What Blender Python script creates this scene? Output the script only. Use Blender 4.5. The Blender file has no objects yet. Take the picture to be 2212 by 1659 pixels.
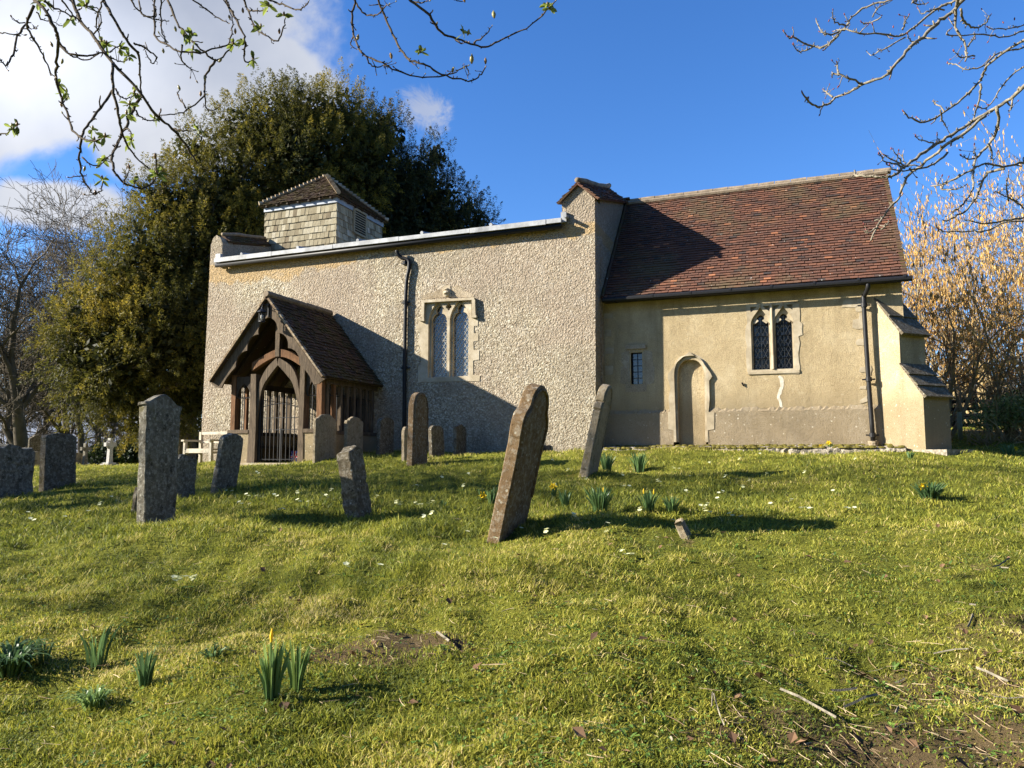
import bpy, math, random, time
import numpy as np
from mathutils import Vector, Matrix
from mathutils.geometry import tessellate_polygon

random.seed(7)
RS = np.random.RandomState(11)
S = bpy.context.scene
COL = S.collection

# ------------------------------------------------------------------ camera
# axes: x runs along the church wall (east), y runs north into the church, z up
F = 1640.0; CX = 1106.0; CY = 829.5
PITCH = math.atan((985 - 829.5) / F); YAW = math.radians(21)
EYE = np.array([0, 0, 1.5])
FW = np.array([-math.sin(YAW), math.cos(YAW), 0]); RT = np.array([math.cos(YAW), math.sin(YAW), 0])
UPV = np.array([0, 0, 1.0])

def ray(x, y):
    a = (x - CX) / F; b = (CY - y) / F
    f = math.cos(PITCH) - b * math.sin(PITCH); u = math.sin(PITCH) + b * math.cos(PITCH)
    return (RT * a + FW * f + UPV * u)
def pn(x, y, n):
    r = ray(x, y); return EYE + r * n / r[1]
def pt(x, y, t):
    r = ray(x, y); return EYE + r * t / r[0]
def pd(x, y, d):
    r = ray(x, y); return EYE + r * d / (r @ FW)

cam_d = bpy.data.cameras.new("camera"); cam = bpy.data.objects.new("camera", cam_d); COL.objects.link(cam)
cam.location = EYE; cam.rotation_euler = (math.pi / 2 + PITCH, 0, YAW)
cam_d.sensor_width = 36; cam_d.lens = F / 2212 * 36; cam_d.clip_end = 2000; cam_d.clip_start = 0.05
S.camera = cam

# ------------------------------------------------------------------ materials
def newmat(name):
    m = bpy.data.materials.new(name); m.use_nodes = True
    nt = m.node_tree; b = nt.nodes['Principled BSDF']
    return m, nt, b
class NB:
    """tiny node helper"""
    def __init__(s, nt): s.nt = nt; s.n = nt.nodes; s.l = nt.links
    def add(s, typ, ins=None, **kw):
        n = s.n.new(typ)
        for k, v in kw.items(): setattr(n, k, v)
        for k, v in (ins or {}).items():
            sock = n.inputs[k]
            if isinstance(v, bpy.types.NodeSocket): s.l.new(v, sock)
            else: sock.default_value = v
        return n
    def noise(s, vec, scale, detail=4, rough=.6, dist=0):
        return s.add('ShaderNodeTexNoise', {'Vector': vec, 'Scale': scale, 'Detail': detail, 'Roughness': rough, 'Distortion': dist}).outputs[0]
    def vor(s, vec, scale, feature='F1', out=0):
        return s.add('ShaderNodeTexVoronoi', {'Vector': vec, 'Scale': scale}, feature=feature).outputs[out]
    def ramp(s, fac, stops):
        n = s.add('ShaderNodeValToRGB', {0: fac}); cr = n.color_ramp
        while len(cr.elements) < len(stops): cr.elements.new(.5)
        for e, (p, c) in zip(cr.elements, stops):
            e.position = p; e.color = (*c, 1) if len(c) == 3 else c
        return n.outputs[0]
    def fr(s, fac, a, b, lo=0., hi=1.):
        return s.add('ShaderNodeMapRange', {0: fac, 1: a, 2: b, 3: lo, 4: hi}).outputs[0]
    def mix(s, fac, a, b, mode='MIX'):
        n = s.add('ShaderNodeMix', data_type='RGBA', blend_type=mode)
        for i, v in ((0, fac), (6, a), (7, b)):
            if isinstance(v, bpy.types.NodeSocket): s.l.new(v, n.inputs[i])
            else: n.inputs[i].default_value = v if i == 0 else ((*v, 1) if len(v) == 3 else v)
        return n.outputs[2]
    def math(s, op, a, b=0.0):
        n = s.add('ShaderNodeMath', operation=op)
        for i, v in enumerate((a, b)):
            if isinstance(v, bpy.types.NodeSocket): s.l.new(v, n.inputs[i])
            else: n.inputs[i].default_value = v
        return n.outputs[0]
    def bump(s, h, strength, dist=.02, normal=None):
        ins = {'Height': h, 'Strength': strength, 'Distance': dist}
        if normal is not None: ins['Normal'] = normal
        return s.add('ShaderNodeBump', ins).outputs[0]
    def attr(s, name): return s.add('ShaderNodeAttribute', attribute_name=name).outputs['Fac']
    def attrc(s, name): return s.add('ShaderNodeAttribute', attribute_name=name).outputs['Color']
def coords(nb, world=True):
    if world: return nb.add('ShaderNodeNewGeometry').outputs['Position']
    return nb.add('ShaderNodeTexCoord').outputs['Object']
def setb(b, nb, col, rough=.9, normal=None, spec=.2, metal=0):
    for k, v in (('Base Color', col), ('Roughness', rough), ('Specular IOR Level', spec), ('Metallic', metal)):
        if isinstance(v, bpy.types.NodeSocket): nb.l.new(v, b.inputs[k])
        else: b.inputs[k].default_value = ((*v, 1) if isinstance(v, tuple) and len(v) == 3 else v)
    if normal is not None: nb.l.new(normal, b.inputs['Normal'])
def simple(name, col, rough=.8, var=.25, scale=8, bump=.3, bs=60, spec=.2, metal=0, world=True, stretch=None, bd=.01):
    m, nt, b = newmat(name); nb = NB(nt); v = coords(nb, world)
    if stretch: v = nb.add('ShaderNodeMapping', {0: v, 3: stretch}).outputs[0]
    n1 = nb.noise(v, scale, 5); n2 = nb.noise(v, bs, 3)
    lo = tuple(c * (1 - var) for c in col); hi = tuple(min(1, c * (1 + var)) for c in col)
    c = nb.ramp(n1, [(.3, lo), (.7, hi)])
    setb(b, nb, c, rough, nb.bump(n2, bump, bd) if bump else None, spec, metal)
    return m

M = {}
def pebbledash():
    m, nt, b = newmat('pebbledash'); nb = NB(nt); p = coords(nb)
    d = nb.noise(p, 26, 2, .5)
    pw = nb.add('ShaderNodeVectorMath', {0: p, 1: nb.add('ShaderNodeVectorMath', {0: nb.add('ShaderNodeTexNoise', {'Vector': p, 'Scale': 14.}).outputs[1], 3: .03}, operation='SCALE').outputs[0]}, operation='ADD').outputs[0]
    v1 = nb.vor(pw, 25, 'SMOOTH_F1'); v2 = nb.vor(pw, 52); nz = nb.noise(pw, 75, 3)
    h = nb.math('ADD', nb.math('MULTIPLY', v1, -1.0), nb.math('ADD', nb.math('MULTIPLY', v2, -.45), nb.math('MULTIPLY', nz, .5)))
    cellc = nb.vor(pw, 30, 'F1', 1)
    g = nb.add('ShaderNodeSeparateColor', {0: cellc}).outputs[0]
    col = nb.ramp(g, [(0, (.21, .165, .105)), (.3, (.40, .34, .235)), (.7, (.54, .475, .345)), (1, (.72, .67, .54))])
    big = nb.noise(p, .7, 5, .6)
    col = nb.mix(nb.fr(big, .40, .66, 0, .65), col, (.27, .225, .17), 'MIX'); rd_ = nb.noise(p, .42, 4, .6); col = nb.mix(nb.fr(rd_, .46, .6, 0, .45), col, (.40, .31, .24)); stk = nb.noise(nb.add('ShaderNodeMapping', {0: p, 3: (3.2, 3.2, .35)}).outputs[0], 1.0, 5, .65); col = nb.mix(nb.fr(stk, .52, .72, 0, .55), col, (.24, .20, .155))
    # ochre patch under the parapet where newer render shows
    z = nb.add('ShaderNodeSeparateXYZ', {0: p})
    band = nb.math('ADD', z.outputs[2], nb.math('MULTIPLY', nb.noise(p, 1.2, 3), 1.1))
    left = nb.fr(z.outputs[0], -11, -13.2, 0, .35)
    ob = nb.math('MULTIPLY', nb.fr(nb.math('ADD', band, left), 7.42, 7.5, 0, .75), nb.fr(z.outputs[2], 7.14, 7.2, 1, 0)); col = nb.mix(ob, col, (.50, .34, .155)); big2 = nb.noise(p, 1.6, 6, .7); col = nb.mix(nb.fr(big2, .56, .72, 0, .45), col, (.68, .63, .53)); col = nb.mix(nb.fr(z.outputs[2], 7.2, 7.6, 0, .45), col, (.30, .25, .18))
    # damp grey-green foot
    foot = nb.math('ADD', z.outputs[2], nb.math('MULTIPLY', nb.noise(p, 2.0, 4), .7))
    col = nb.mix(nb.fr(foot, 2.55, 1.9, 0, .45), col, (.30, .26, .20))
    m2 = nb.math('MULTIPLY', nb.fr(v1, .45, .1, .0, 1.), 1)
    col = nb.mix(nb.fr(v1, .28, .62, 0, .45), col, (.20, .16, .11))
    setb(b, nb, col, .95, nb.bump(nb.math('ADD', h, nb.math('MULTIPLY', nb.noise(p, 9, 3), .7)), 1.0, .05), .1)
    return m
M['dash'] = pebbledash()
def render_ochre(name, c1, c2, c3, bs=.25, lich=True):
    m, nt, b = newmat(name); nb = NB(nt); p = coords(nb)
    n1 = nb.noise(p, 1.1, 6, .65); n2 = nb.noise(p, 9, 5, .7); n3 = nb.noise(p, 48, 4, .8)
    col = nb.ramp(n1, [(.3, c1), (.5, c2), (.72, c3)])
    col = nb.mix(nb.fr(n2, .45, .75, 0, .45), col, tuple(c * .72 for c in c1))
    col = nb.mix(nb.fr(n3, .42, .62, 0, .55), col, tuple(min(1, c * 1.45) for c in c2)); col = nb.mix(nb.fr(n3, .5, .36, 0, .6), col, tuple(c * .6 for c in c1))
    stk = nb.noise(nb.add('ShaderNodeMapping', {0: p, 3: (2.6, 2.6, .3)}).outputs[0], 1.0, 6, .7); col = nb.mix(nb.fr(stk, .5, .7, 0, .5), col, tuple(c * .62 for c in c1)); pa = nb.noise(p, 2.3, 7, .75); col = nb.mix(nb.fr(pa, .58, .66, 0, .4), col, tuple(min(1, c * 1.15 + .05) for c in c3))
    z = nb.add('ShaderNodeSeparateXYZ', {0: p}).outputs[2]
    zz = nb.math('ADD', z, nb.math('MULTIPLY', n2, .5))
    col = nb.mix(nb.math('MULTIPLY', nb.fr(zz, 3.3, 2.75, 0, 1), nb.fr(n3, .35, .6)), col, (.22, .17, .10))
    if lich:
        v = nb.vor(p, 7.); col = nb.mix(nb.fr(nb.math('ADD', v, nb.math('MULTIPLY', n3, .35)), .30, .22, 0, .7), col, (.62, .57, .45))
    setb(b, nb, col, .95, nb.bump(nb.math('ADD', n3, nb.math('MULTIPLY', n2, .8)), bs + .5, .03), .1)
    return m
M['ochre'] = render_ochre('ochre_render', (.30, .23, .13), (.40, .315, .185), (.49, .41, .27), lich=False)
M['plinth'] = render_ochre('plinth_render', (.25, .195, .125), (.36, .295, .205), (.48, .42, .32))
M['butt'] = render_ochre('buttress_render', (.30, .235, .135), (.38, .305, .185), (.47, .40, .28))
def stone_dressed():
    m, nt, b = newmat('dressed_stone'); nb = NB(nt); p = coords(nb)
    n1 = nb.noise(p, 3, 5, .6); n3 = nb.noise(p, 30, 5, .75)
    col = nb.ramp(n1, [(.3, (.25, .205, .135)), (.5, (.37, .31, .215)), (.75, (.50, .445, .34))])
    col = nb.mix(nb.fr(n3, .55, .75, 0, .5), col, (.33, .27, .18))
    setb(b, nb, col, .9, nb.bump(n3, .4, .012), .15); return m
M['stone'] = stone_dressed()
def grave(name, cols, lich, lichamt, streak=True, moss=.5):
    m, nt, b = newmat(name); nb = NB(nt); p = coords(nb, False)
    oi = nb.add('ShaderNodeObjectInfo').outputs['Random']
    p = nb.add('ShaderNodeVectorMath', {0: p, 1: nb.math('MULTIPLY', oi, 37.)}, operation='ADD').outputs[0]
    ps = nb.add('ShaderNodeMapping', {0: p, 3: (1, 1, .55)}).outputs[0] if streak else p
    n1 = nb.noise(ps, 8, 7, .8, .3); n2 = nb.noise(p, 17, 7, .8, .3); n3 = nb.noise(p, 60, 4, .8)
    col = nb.ramp(n1, [(.28, cols[0]), (.5, cols[1]), (.72, cols[2])])
    col = nb.mix(nb.fr(n2, .5, .56, 0, lichamt), col, lich)
    col = nb.mix(nb.fr(nb.noise(p, 9, 5, .7), .6, .66, 0, .8), col, tuple(c * .45 for c in cols[0]))
    col = nb.mix(nb.fr(nb.math('ADD', nb.vor(p, 11), nb.math('MULTIPLY', n2, .5)), .42, .34, 0, .65), col, (.46, .44, .36))
    mz = nb.noise(p, 3.3, 4, .7); col = nb.mix(nb.fr(mz, .62, .68, 0, moss), col, (.10, .085, .02))
    setb(b, nb, col, .95, nb.bump(nb.math('ADD', nb.math('MULTIPLY', n2, 1.2), nb.math('MULTIPLY', n3, .4)), .9, .02), .1)
    return m
M['g_grey'] = grave('lichened_grey_stone', [(.06, .052, .036), (.135, .12, .09), (.24, .22, .17)], (.36, .34, .28), .55)
M['g_dark'] = grave('dark_weathered_stone', [(.05, .04, .026), (.11, .09, .06), (.19, .16, .115)], (.36, .335, .27), .4)
M['g_buff'] = grave('buff_weathered_stone', [(.17, .135, .08), (.25, .20, .13), (.33, .27, .19)], (.42, .37, .27), .35)
M['g_brown'] = grave('brown_sandstone', [(.10, .062, .03), (.16, .105, .055), (.22, .165, .10)], (.42, .40, .33), .3, True, .2)
M['g_pale'] = grave('pale_stone', [(.30, .29, .26), (.42, .40, .36), (.52, .50, .45)], (.6, .58, .52), .4, True, .15)

def tinted(name, stops, rough=.9, bs=40, bump=.5, dirt=None, dirtscale=2.0, dl=(.5, .65), spec=.15, lich=0):
    m, nt, b = newmat(name); nb = NB(nt); p = coords(nb)
    t = nb.attr('tint'); n1 = nb.noise(p, bs, 4, .7)
    col = nb.ramp(t, stops)
    col = nb.mix(nb.fr(n1, .3, .75, 0, .55), col, tuple(c * .55 for c in stops[0][1]))
    if dirt: col = nb.mix(nb.fr(nb.noise(p, dirtscale, 5, .7), dl[0], dl[1], 0, .85), col, dirt)
    if lich: col = nb.mix(nb.fr(nb.noise(p, 14, 3, .6), .69, .73, 0, lich), col, (.55, .53, .46))
    setb(b, nb, col, rough, nb.bump(n1, bump, .01), spec); return m
M['tile'] = tinted('clay_tile', [(0, (.05, .04, .038)), (.14, (.075, .05, .042)), (.3, (.11, .058, .042)), (.6, (.15, .068, .044)), (.84, (.20, .088, .052)), (.95, (.34, .14, .07)), (1, (.40, .17, .085))], dirt=(.12, .095, .05), dirtscale=.7, dl=(.5, .72), lich=.8)
M['tile_dark'] = tinted('mossy_clay_tile', [(0, (.05, .035, .028)), (.4, (.085, .05, .035)), (.8, (.12, .068, .045)), (1, (.17, .10, .07))], dirt=(.07, .055, .018), dirtscale=3, dl=(.42, .6), lich=.9)
M['tile_verge'] = tinted('weathered_verge_tile', [(0, (.20, .14, .085)), (.5, (.33, .25, .16)), (1, (.46, .38, .26))])
M['shingle'] = tinted('oak_shingle', [(0, (.14, .11, .07)), (.25, (.23, .195, .125)), (.6, (.31, .27, .18)), (.85, (.38, .34, .24)), (1, (.42, .385, .31))], bs=25, bump=.3)
M['cap'] = simple('ridge_mortar', (.21, .165, .115), .95, .35, 6, .8, 30)
M['lead'] = simple('lead_sheet', (.30, .305, .31), .6, .35, 3, .4, 9, .25, .1)
M['lead_dull'] = simple('dull_lead', (.20, .22, .25), .6, .2, 5, .2, 12, .4, .3)
M['iron'] = simple('black_iron', (.012, .012, .013), .5, .2, 20, .1, 60, .25)
def wood(name, c, var=.35, sc=(14, 14, 1.2)):
    return simple(name, c, .85, var, 3, .6, 9, .15, 0, True, sc, .012)
M['oak'] = wood('weathered_oak', (.105, .078, .052), .55)
M['oak_or'] = wood('orange_oak', (.15, .078, .038), .5)
M['oak_dk'] = wood('dark_oak', (.055, .042, .03))
M['benchw'] = wood('silvered_teak', (.45, .40, .31), .25)
M['fence_dk'] = wood('dark_fence_timber', (.035, .03, .027))
M['postw'] = wood('pale_green_post', (.33, .31, .17))
def glass(name, base, rough=.12, spec=.9):
    m, nt, b = newmat(name); nb = NB(nt); p = coords(nb)
    cell = nb.vor(p, 14., 'F1', 1); g = nb.add('ShaderNodeSeparateColor', {0: cell}).outputs[0]
    col = nb.mix(g, tuple(c * .5 for c in base), tuple(c * 1.5 for c in base))
    setb(b, nb, col, rough, nb.bump(nb.math('ADD', g, nb.noise(p, 12, 2)), .25, .02), spec)
    b.inputs['Coat Weight'].default_value = .6; b.inputs['Coat Roughness'].default_value = .05
    return m
M['glass_b'] = glass('old_window_glass', (.045, .06, .075))
M['glass_d'] = glass('dark_window_glass', (.02, .022, .025), .15, .6)
M['came'] = simple('lead_came', (.46, .44, .38), .6, .2, 20, .1, 60)
M['came_d'] = simple('dull_came', (.27, .27, .26), .6, .2, 20, .1, 60)
M['bark'] = simple('grey_bark', (.12, .098, .07), .95, .45, 6, .9, 25, .1, 0, True, (3, 3, .7), .03)
M['bark_w'] = simple('wood_bark', (.085, .07, .05), .95, .4, 2, .6, 12)
M['twig'] = simple('twig_bark', (.07, .055, .038), .9, .45, 20, .7, 90, .1)
M['twig_r'] = simple('lichened_twig', (.20, .175, .13), .9, .5, 25, .7, 90, .1)
M['hazelbark'] = simple('hazel_bark', (.33, .25, .13), .85, .4, 3, .4, 12)
def leafm(name, stops, transl=.35, rough=.6):
    m, nt, b = newmat(name); nb = NB(nt); t = nb.attr('tint'); col = nb.ramp(t, stops)
    setb(b, nb, col, rough, None, .25)
    tr = nb.add('ShaderNodeBsdfTranslucent', {'Color': col}).outputs[0]
    mx = nb.add('ShaderNodeMixShader', {0: transl, 1: b.outputs[0], 2: tr}).outputs[0]
    nb.l.new(mx, nt.nodes['Material Output'].inputs[0]); return m
M['yew'] = leafm('yew_needles', [(0, (.03, .035, .010)), (.4, (.10, .095, .016)), (.72, (.20, .165, .024)), (1, (.36, .27, .036))], .45)
M['yew2'] = leafm('dark_yew_needles', [(0, (.012, .02, .008)), (.5, (.03, .04, .012)), (.85, (.08, .075, .018)), (1, (.20, .15, .03))], .2)
M['grass'] = leafm('grass_blades', [(0, (.055, .075, .018)), (.3, (.14, .165, .024)), (.6, (.29, .30, .036)), (.85, (.44, .39, .065)), (1, (.58, .47, .19))], .4)
M['daff'] = leafm('daffodil_leaf', [(0, (.045, .09, .035)), (.6, (.12, .20, .07)), (1, (.26, .35, .10))], .35, .4)
M['yellow'] = leafm('daffodil_petal', [(0, (.75, .52, .02)), (1, (.85, .62, .03))], .3)
M['prim'] = leafm('primrose_petal', [(0, (.72, .72, .36)), (1, (.82, .82, .52))], .3)
M['weed'] = leafm('broad_green_leaf', [(0, (.05, .09, .025)), (.6, (.11, .19, .035)), (1, (.20, .30, .05))], .35, .5)
M['bud'] = leafm('chestnut_bud', [(0, (.22, .11, .04)), (.5, (.30, .20, .09)), (1, (.34, .32, .12))], .2, .35)
M['newleaf'] = leafm('chestnut_young_leaf', [(0, (.10, .13, .025)), (1, (.28, .34, .07))], .5, .5)
M['redbud'] = leafm('red_bud', [(0, (.14, .035, .03)), (1, (.22, .06, .05))], .1, .4)
M['catkin'] = leafm('catkin', [(0, (.50, .30, .09)), (.5, (.70, .45, .13)), (1, (.80, .58, .24))], .45)
M['shrub'] = leafm('elder_leaf', [(0, (.10, .14, .035)), (.6, (.22, .27, .08)), (1, (.40, .42, .17))], .35)
M['hedge'] = leafm('hedge_leaf', [(0, (.008, .014, .006)), (1, (.03, .05, .015))], .2)
M['litter'] = leafm('dry_stems', [(0, (.10, .055, .03)), (.5, (.26, .18, .10)), (1, (.48, .38, .24))], .1, .8)
M['deadleaf'] = leafm('dead_leaves', [(0, (.045, .025, .014)), (.6, (.11, .06, .03)), (1, (.22, .13, .07))], .1, .8)
M['repair'] = simple('lime_repair', (.52, .47, .38), .9, .25, 12, .6, 40)
M['white'] = simple('white_paint', (.6, .6, .57), .6, .05, 8, 0)
M['red'] = simple('red_cloth', (.45, .02, .03), .8, .05, 8, 0)
M['blue'] = simple('blue_cloth', (.02, .03, .15), .8, .05, 8, 0)
M['dark'] = simple('dark_interior', (.02, .018, .015), .9, .1, 4, 0)
def ground_mat():
    m, nt, b = newmat('churchyard_turf'); nb = NB(nt); p = coords(nb)
    n1 = nb.noise(p, .55, 5, .6, .4); n2 = nb.noise(p, 3.2, 6, .7, .4); n3 = nb.noise(p, 35, 6, .8)
    n4 = nb.noise(p, 110, 3, .8)
    col = nb.ramp(n2, [(.28, (.07, .08, .018)), (.45, (.15, .16, .024)), (.6, (.25, .25, .034)), (.75, (.33, .26, .05))])
    col = nb.mix(nb.fr(n1, .4, .62, 0, .5), col, (.22, .22, .028))
    col = nb.mix(nb.fr(n3, .38, .62, 0, .6), col, (.05, .055, .018))
    col = nb.mix(nb.fr(n4, .55, .75, 0, .5), col, (.26, .25, .07))
    soil = nb.attr('soil')
    sn = nb.math('ADD', soil, nb.math('MULTIPLY', nb.math('SUBTRACT', n2, .5), 1.2))
    col = nb.mix(nb.fr(sn, .42, .6, 0, .85), col, nb.mix(n3, (.06, .035, .02), (.22, .15, .09)))
    h = nb.math('ADD', n3, nb.math('MULTIPLY', n4, .6))
    setb(b, nb, col, 1, nb.bump(h, 1.0, .03, nb.bump(n2, .5, .12)), .05); return m
M['ground'] = ground_mat()
M['moss'] = simple('orange_green_moss', (.14, .12, .03), 1, .5, 14, .9, 60, .05, 0, True, None, .03)
M['rubble'] = simple('mossy_rubble', (.30, .26, .20), 1, .55, 14, 1., 22, .1, 0, True, None, .05)

# ------------------------------------------------------------------ mesh builder
class MB:
    def __init__(s): s.v = []; s.f = []; s.t = []; s.m = []
    def add(s, vs, fs, tint=.5, mi=0):
        o = len(s.v); s.v.extend([tuple(map(float, v)) for v in vs])
        for f in fs: s.f.append(tuple(o + i for i in f)); s.t.append(tint); s.m.append(mi)
    def box(s, x0, x1, y0, y1, z0, z1, tint=.5, mi=0):
        vs = [(x, y, z) for z in (z0, z1) for y in (y0, y1) for x in (x0, x1)]
        s.add(vs, [(0, 2, 3, 1), (4, 5, 7, 6), (0, 1, 5, 4), (2, 6, 7, 3), (0, 4, 6, 2), (1, 3, 7, 5)], tint, mi)
    def obox(s, c, U, V, W, tint=.5, mi=0):   # centre + half vectors
        c, U, V, W = map(np.array, (c, U, V, W))
        vs = [c + a * U + b * V + d * W for d in (-1, 1) for b in (-1, 1) for a in (-1, 1)]
        s.add(vs, [(0, 2, 3, 1), (4, 5, 7, 6), (0, 1, 5, 4), (2, 6, 7, 3), (0, 4, 6, 2), (1, 3, 7, 5)], tint, mi)
    def bar(s, a, b, w, d=None, up=(0, 0, 1), tint=.5, mi=0):
        a = np.array(a, float); b = np.array(b, float); d = w if d is None else d
        ax = b - a; L = np.linalg.norm(ax); ax /= L
        u = np.cross(ax, up)
        if np.linalg.norm(u) < 1e-3: u = np.cross(ax, (1, 0, 0))
        u /= np.linalg.norm(u); v = np.cross(u, ax)
        s.obox((a + b) / 2, ax * L / 2, u * w / 2, v * d / 2, tint, mi)
    def tube(s, pts, rad, sides=5, tint=.5, mi=0, cap=True):
        pts = np.array(pts, float); n = len(pts)
        rad = np.full(n, rad) if np.isscalar(rad) else np.array(rad, float)
        tg = np.gradient(pts, axis=0); tg /= (np.linalg.norm(tg, axis=1)[:, None] + 1e-9)
        ref = np.array([.31, .17, .93]) if abs(tg[0][2]) < .8 else np.array([.9, .3, .1])
        u = np.cross(tg, ref); u /= (np.linalg.norm(u, axis=1)[:, None] + 1e-9); w = np.cross(tg, u)
        an = np.arange(sides) * 2 * math.pi / sides
        ring = pts[:, None, :] + rad[:, None, None] * (np.cos(an)[None, :, None] * u[:, None, :] + np.sin(an)[None, :, None] * w[:, None, :])
        fs = []
        for i in range(n - 1):
            for j in range(sides):
                k = (j + 1) % sides; fs.append((i * sides + j, i * sides + k, (i + 1) * sides + k, (i + 1) * sides + j))
        if cap: fs.append(tuple(range(sides))[::-1]); fs.append(tuple((n - 1) * sides + j for j in range(sides)))
        s.add(ring.reshape(-1, 3), fs, tint, mi)
    def plate(s, outer, holes, y0, y1, tint=.5, mi=0, conv=None):
        """polygon in (x,z) with holes, extruded from y0 (front) to y1"""
        loops = [list(outer)] + [list(h) for h in holes]
        tris = tessellate_polygon([[Vector((a, b, 0)) for a, b in l] for l in loops])
        flat = [p for l in loops for p in l]; n = len(flat)
        c = conv or (lambda x, y, z: (x, y, z))
        vs = [c(x, y0, z) for x, z in flat] + [c(x, y1, z) for x, z in flat]
        fs = [tuple(t) for t in tris] + [tuple(i + n for i in t)[::-1] for t in tris]
        k = 0
        for l in loops:
            for i in range(len(l)):
                a = k + i; b = k + (i + 1) % len(l); fs.append((a, b, b + n, a + n))
            k += len(l)
        s.add(vs, fs, tint, mi)
    def raw(s, V, Fc, tint, mi=0):
        o = len(s.v); s.v.extend(map(tuple, V.tolist())); s.f.extend(map(tuple, (Fc + o).tolist()))
        s.t.extend(np.broadcast_to(tint, (len(Fc),)).tolist()); s.m.extend([mi] * len(Fc))
    def build(s, name, mats, parent=None, smooth=False, loc=None, fixn=True):
        me = bpy.data.meshes.new(name)
        V = np.array(s.v, dtype=np.float32)
        if loc is not None: V = V - np.array(loc, dtype=np.float32)
        elif parent is not None: V = V - np.array(parent['_loc'], dtype=np.float32)
        ln = np.array([len(f) for f in s.f], dtype=np.int32); idx = np.fromiter((i for f in s.f for i in f), dtype=np.int32)
        me.vertices.add(len(V)); me.vertices.foreach_set('co', V.ravel())
        me.loops.add(len(idx)); me.loops.foreach_set('vertex_index', idx)
        me.polygons.add(len(ln)); st = np.zeros(len(ln), dtype=np.int32); st[1:] = np.cumsum(ln)[:-1]
        me.polygons.foreach_set('loop_start', st); me.polygons.foreach_set('loop_total', ln)
        if not isinstance(mats, (list, tuple)): mats = [mats]
        for m in mats: me.materials.append(m)
        if len(mats) > 1: me.polygons.foreach_set('material_index', np.array(s.m, dtype=np.int32))
        me.polygons.foreach_set('use_smooth', np.full(len(ln), bool(smooth)))
        a = me.attributes.new('tint', 'FLOAT', 'FACE'); a.data.foreach_set('value', np.array(s.t, dtype=np.float32))
        me.update(calc_edges=True); me.validate()
        if fixn:
            import bmesh
            bm = bmesh.new(); bm.from_mesh(me); bmesh.ops.recalc_face_normals(bm, faces=bm.faces); bm.to_mesh(me); bm.free()
        o = bpy.data.objects.new(name, me); COL.objects.link(o)
        if loc is not None: o.location = loc
        if parent is not None: o.parent = parent; o['_loc'] = parent['_loc']
        elif loc is None: o['_loc'] = (0, 0, 0)
        else: o['_loc'] = tuple(map(float, loc))
        return o
def tag(o, label, cat, group=None, kind=None):
    o['label'] = label; o['category'] = cat
    if group: o['group'] = group
    if kind: o['kind'] = kind
    return o
def thing(name, label, cat, loc, group=None):
    o = bpy.data.objects.new(name, None); COL.objects.link(o); o.location = loc; o['_loc'] = tuple(map(float, loc))
    o.empty_display_size = .1
    return tag(o, label, cat, group)
def struct(o, kind='structure'): o['kind'] = kind; return o
def smooth_path(P, k=5):
    P = np.array(P, float); Q = np.vstack([2 * P[0] - P[1], P, 2 * P[-1] - P[-2]]); out = []
    for i in range(1, len(Q) - 2):
        for j in range(k):
            t = j / k; a, b, c, d = Q[i - 1], Q[i], Q[i + 1], Q[i + 2]
            out.append(.5 * (2 * b + (c - a) * t + (2 * a - 5 * b + 4 * c - d) * t * t + (3 * b - a - 3 * c + d) * t ** 3))
    out.append(P[-1]); return np.array(out)

# ------------------------------------------------------------------ ground
def fr(dpx, y, k): return None
CT = []
def g_px(x, y, d): p = pd(x, y, d); CT.append(tuple(p))
def g_k(x, d, k):
    a = (x - CX) / F; p = RT * a * d + FW * d; CT.append((p[0], p[1], k * d))
for d in (.0, 3, 6, 10):
    for x, k in ((-1800, .06), (-200, .068), (550, .080), (1250, .089), (2000, .092), (2600, .09), (4200, .085)): g_k(x, d, k) if d else None
CT.append((0, 0, 0)); CT.append((0, -6, -.3)); CT.append((-8, -4, -.1)); CT.append((8, -4, -.1))
g_px(1288, 974, 17.98); g_px(1000, 984, 17.2); g_px(860, 990, 18.5); g_px(590, 1002, 18.2); g_px(440, 1001, 21.5); g_px(780, 1020, 14.2)
g_px(701, 994, (lambda q: q @ FW)(pn(701, 994, 14.5))); g_px(763, 986, (lambda q: q @ FW)(pn(763, 986, 15.3))); g_px(831, 986, (lambda q: q @ FW)(pn(831, 986, 16.2))); g_px(600, 1002, (lambda q: q @ FW)(pn(600, 1002, 14.6)))
g_px(1600, 984, 15.9); g_px(1990, 978, 15.2); g_px(2150, 990, 16.8); g_px(2100, 937, 24); g_px(2200, 937, 24); g_px(1300, 983, 17.2); g_px(1450, 982, 16.6)
g_px(120, 1053, 13.9); g_px(250, 1006, 27); g_px(80, 1013, 27); g_px(-200, 1015, 27); g_px(20, 1068, 13.1); g_px(60, 1040, 18)
g_px(1130, 1060, 11.2); g_px(600, 1070, 11.2)
for p in [(-40, 45, -2.5), (-70, 20, -3), (-20, 45, .8), (-5, 40, 2.4), (8, 34, 2.8), (25, 30, 3.0), (25, 5, 1.2), (-60, 80, -8), (0, 80, 3), (40, 60, 4), (-30, -10, -1.2), (30, -20, -1), (0, -40, -3), (-90, -30, -6), (90, 90, 6), (90, -50, 0), (-90, 90, -14), (-10, 22, 1.9), (-4, 26, 2.1), (-14, 24, 1.6)]: CT.append(p)
CT = np.array(CT)
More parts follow.
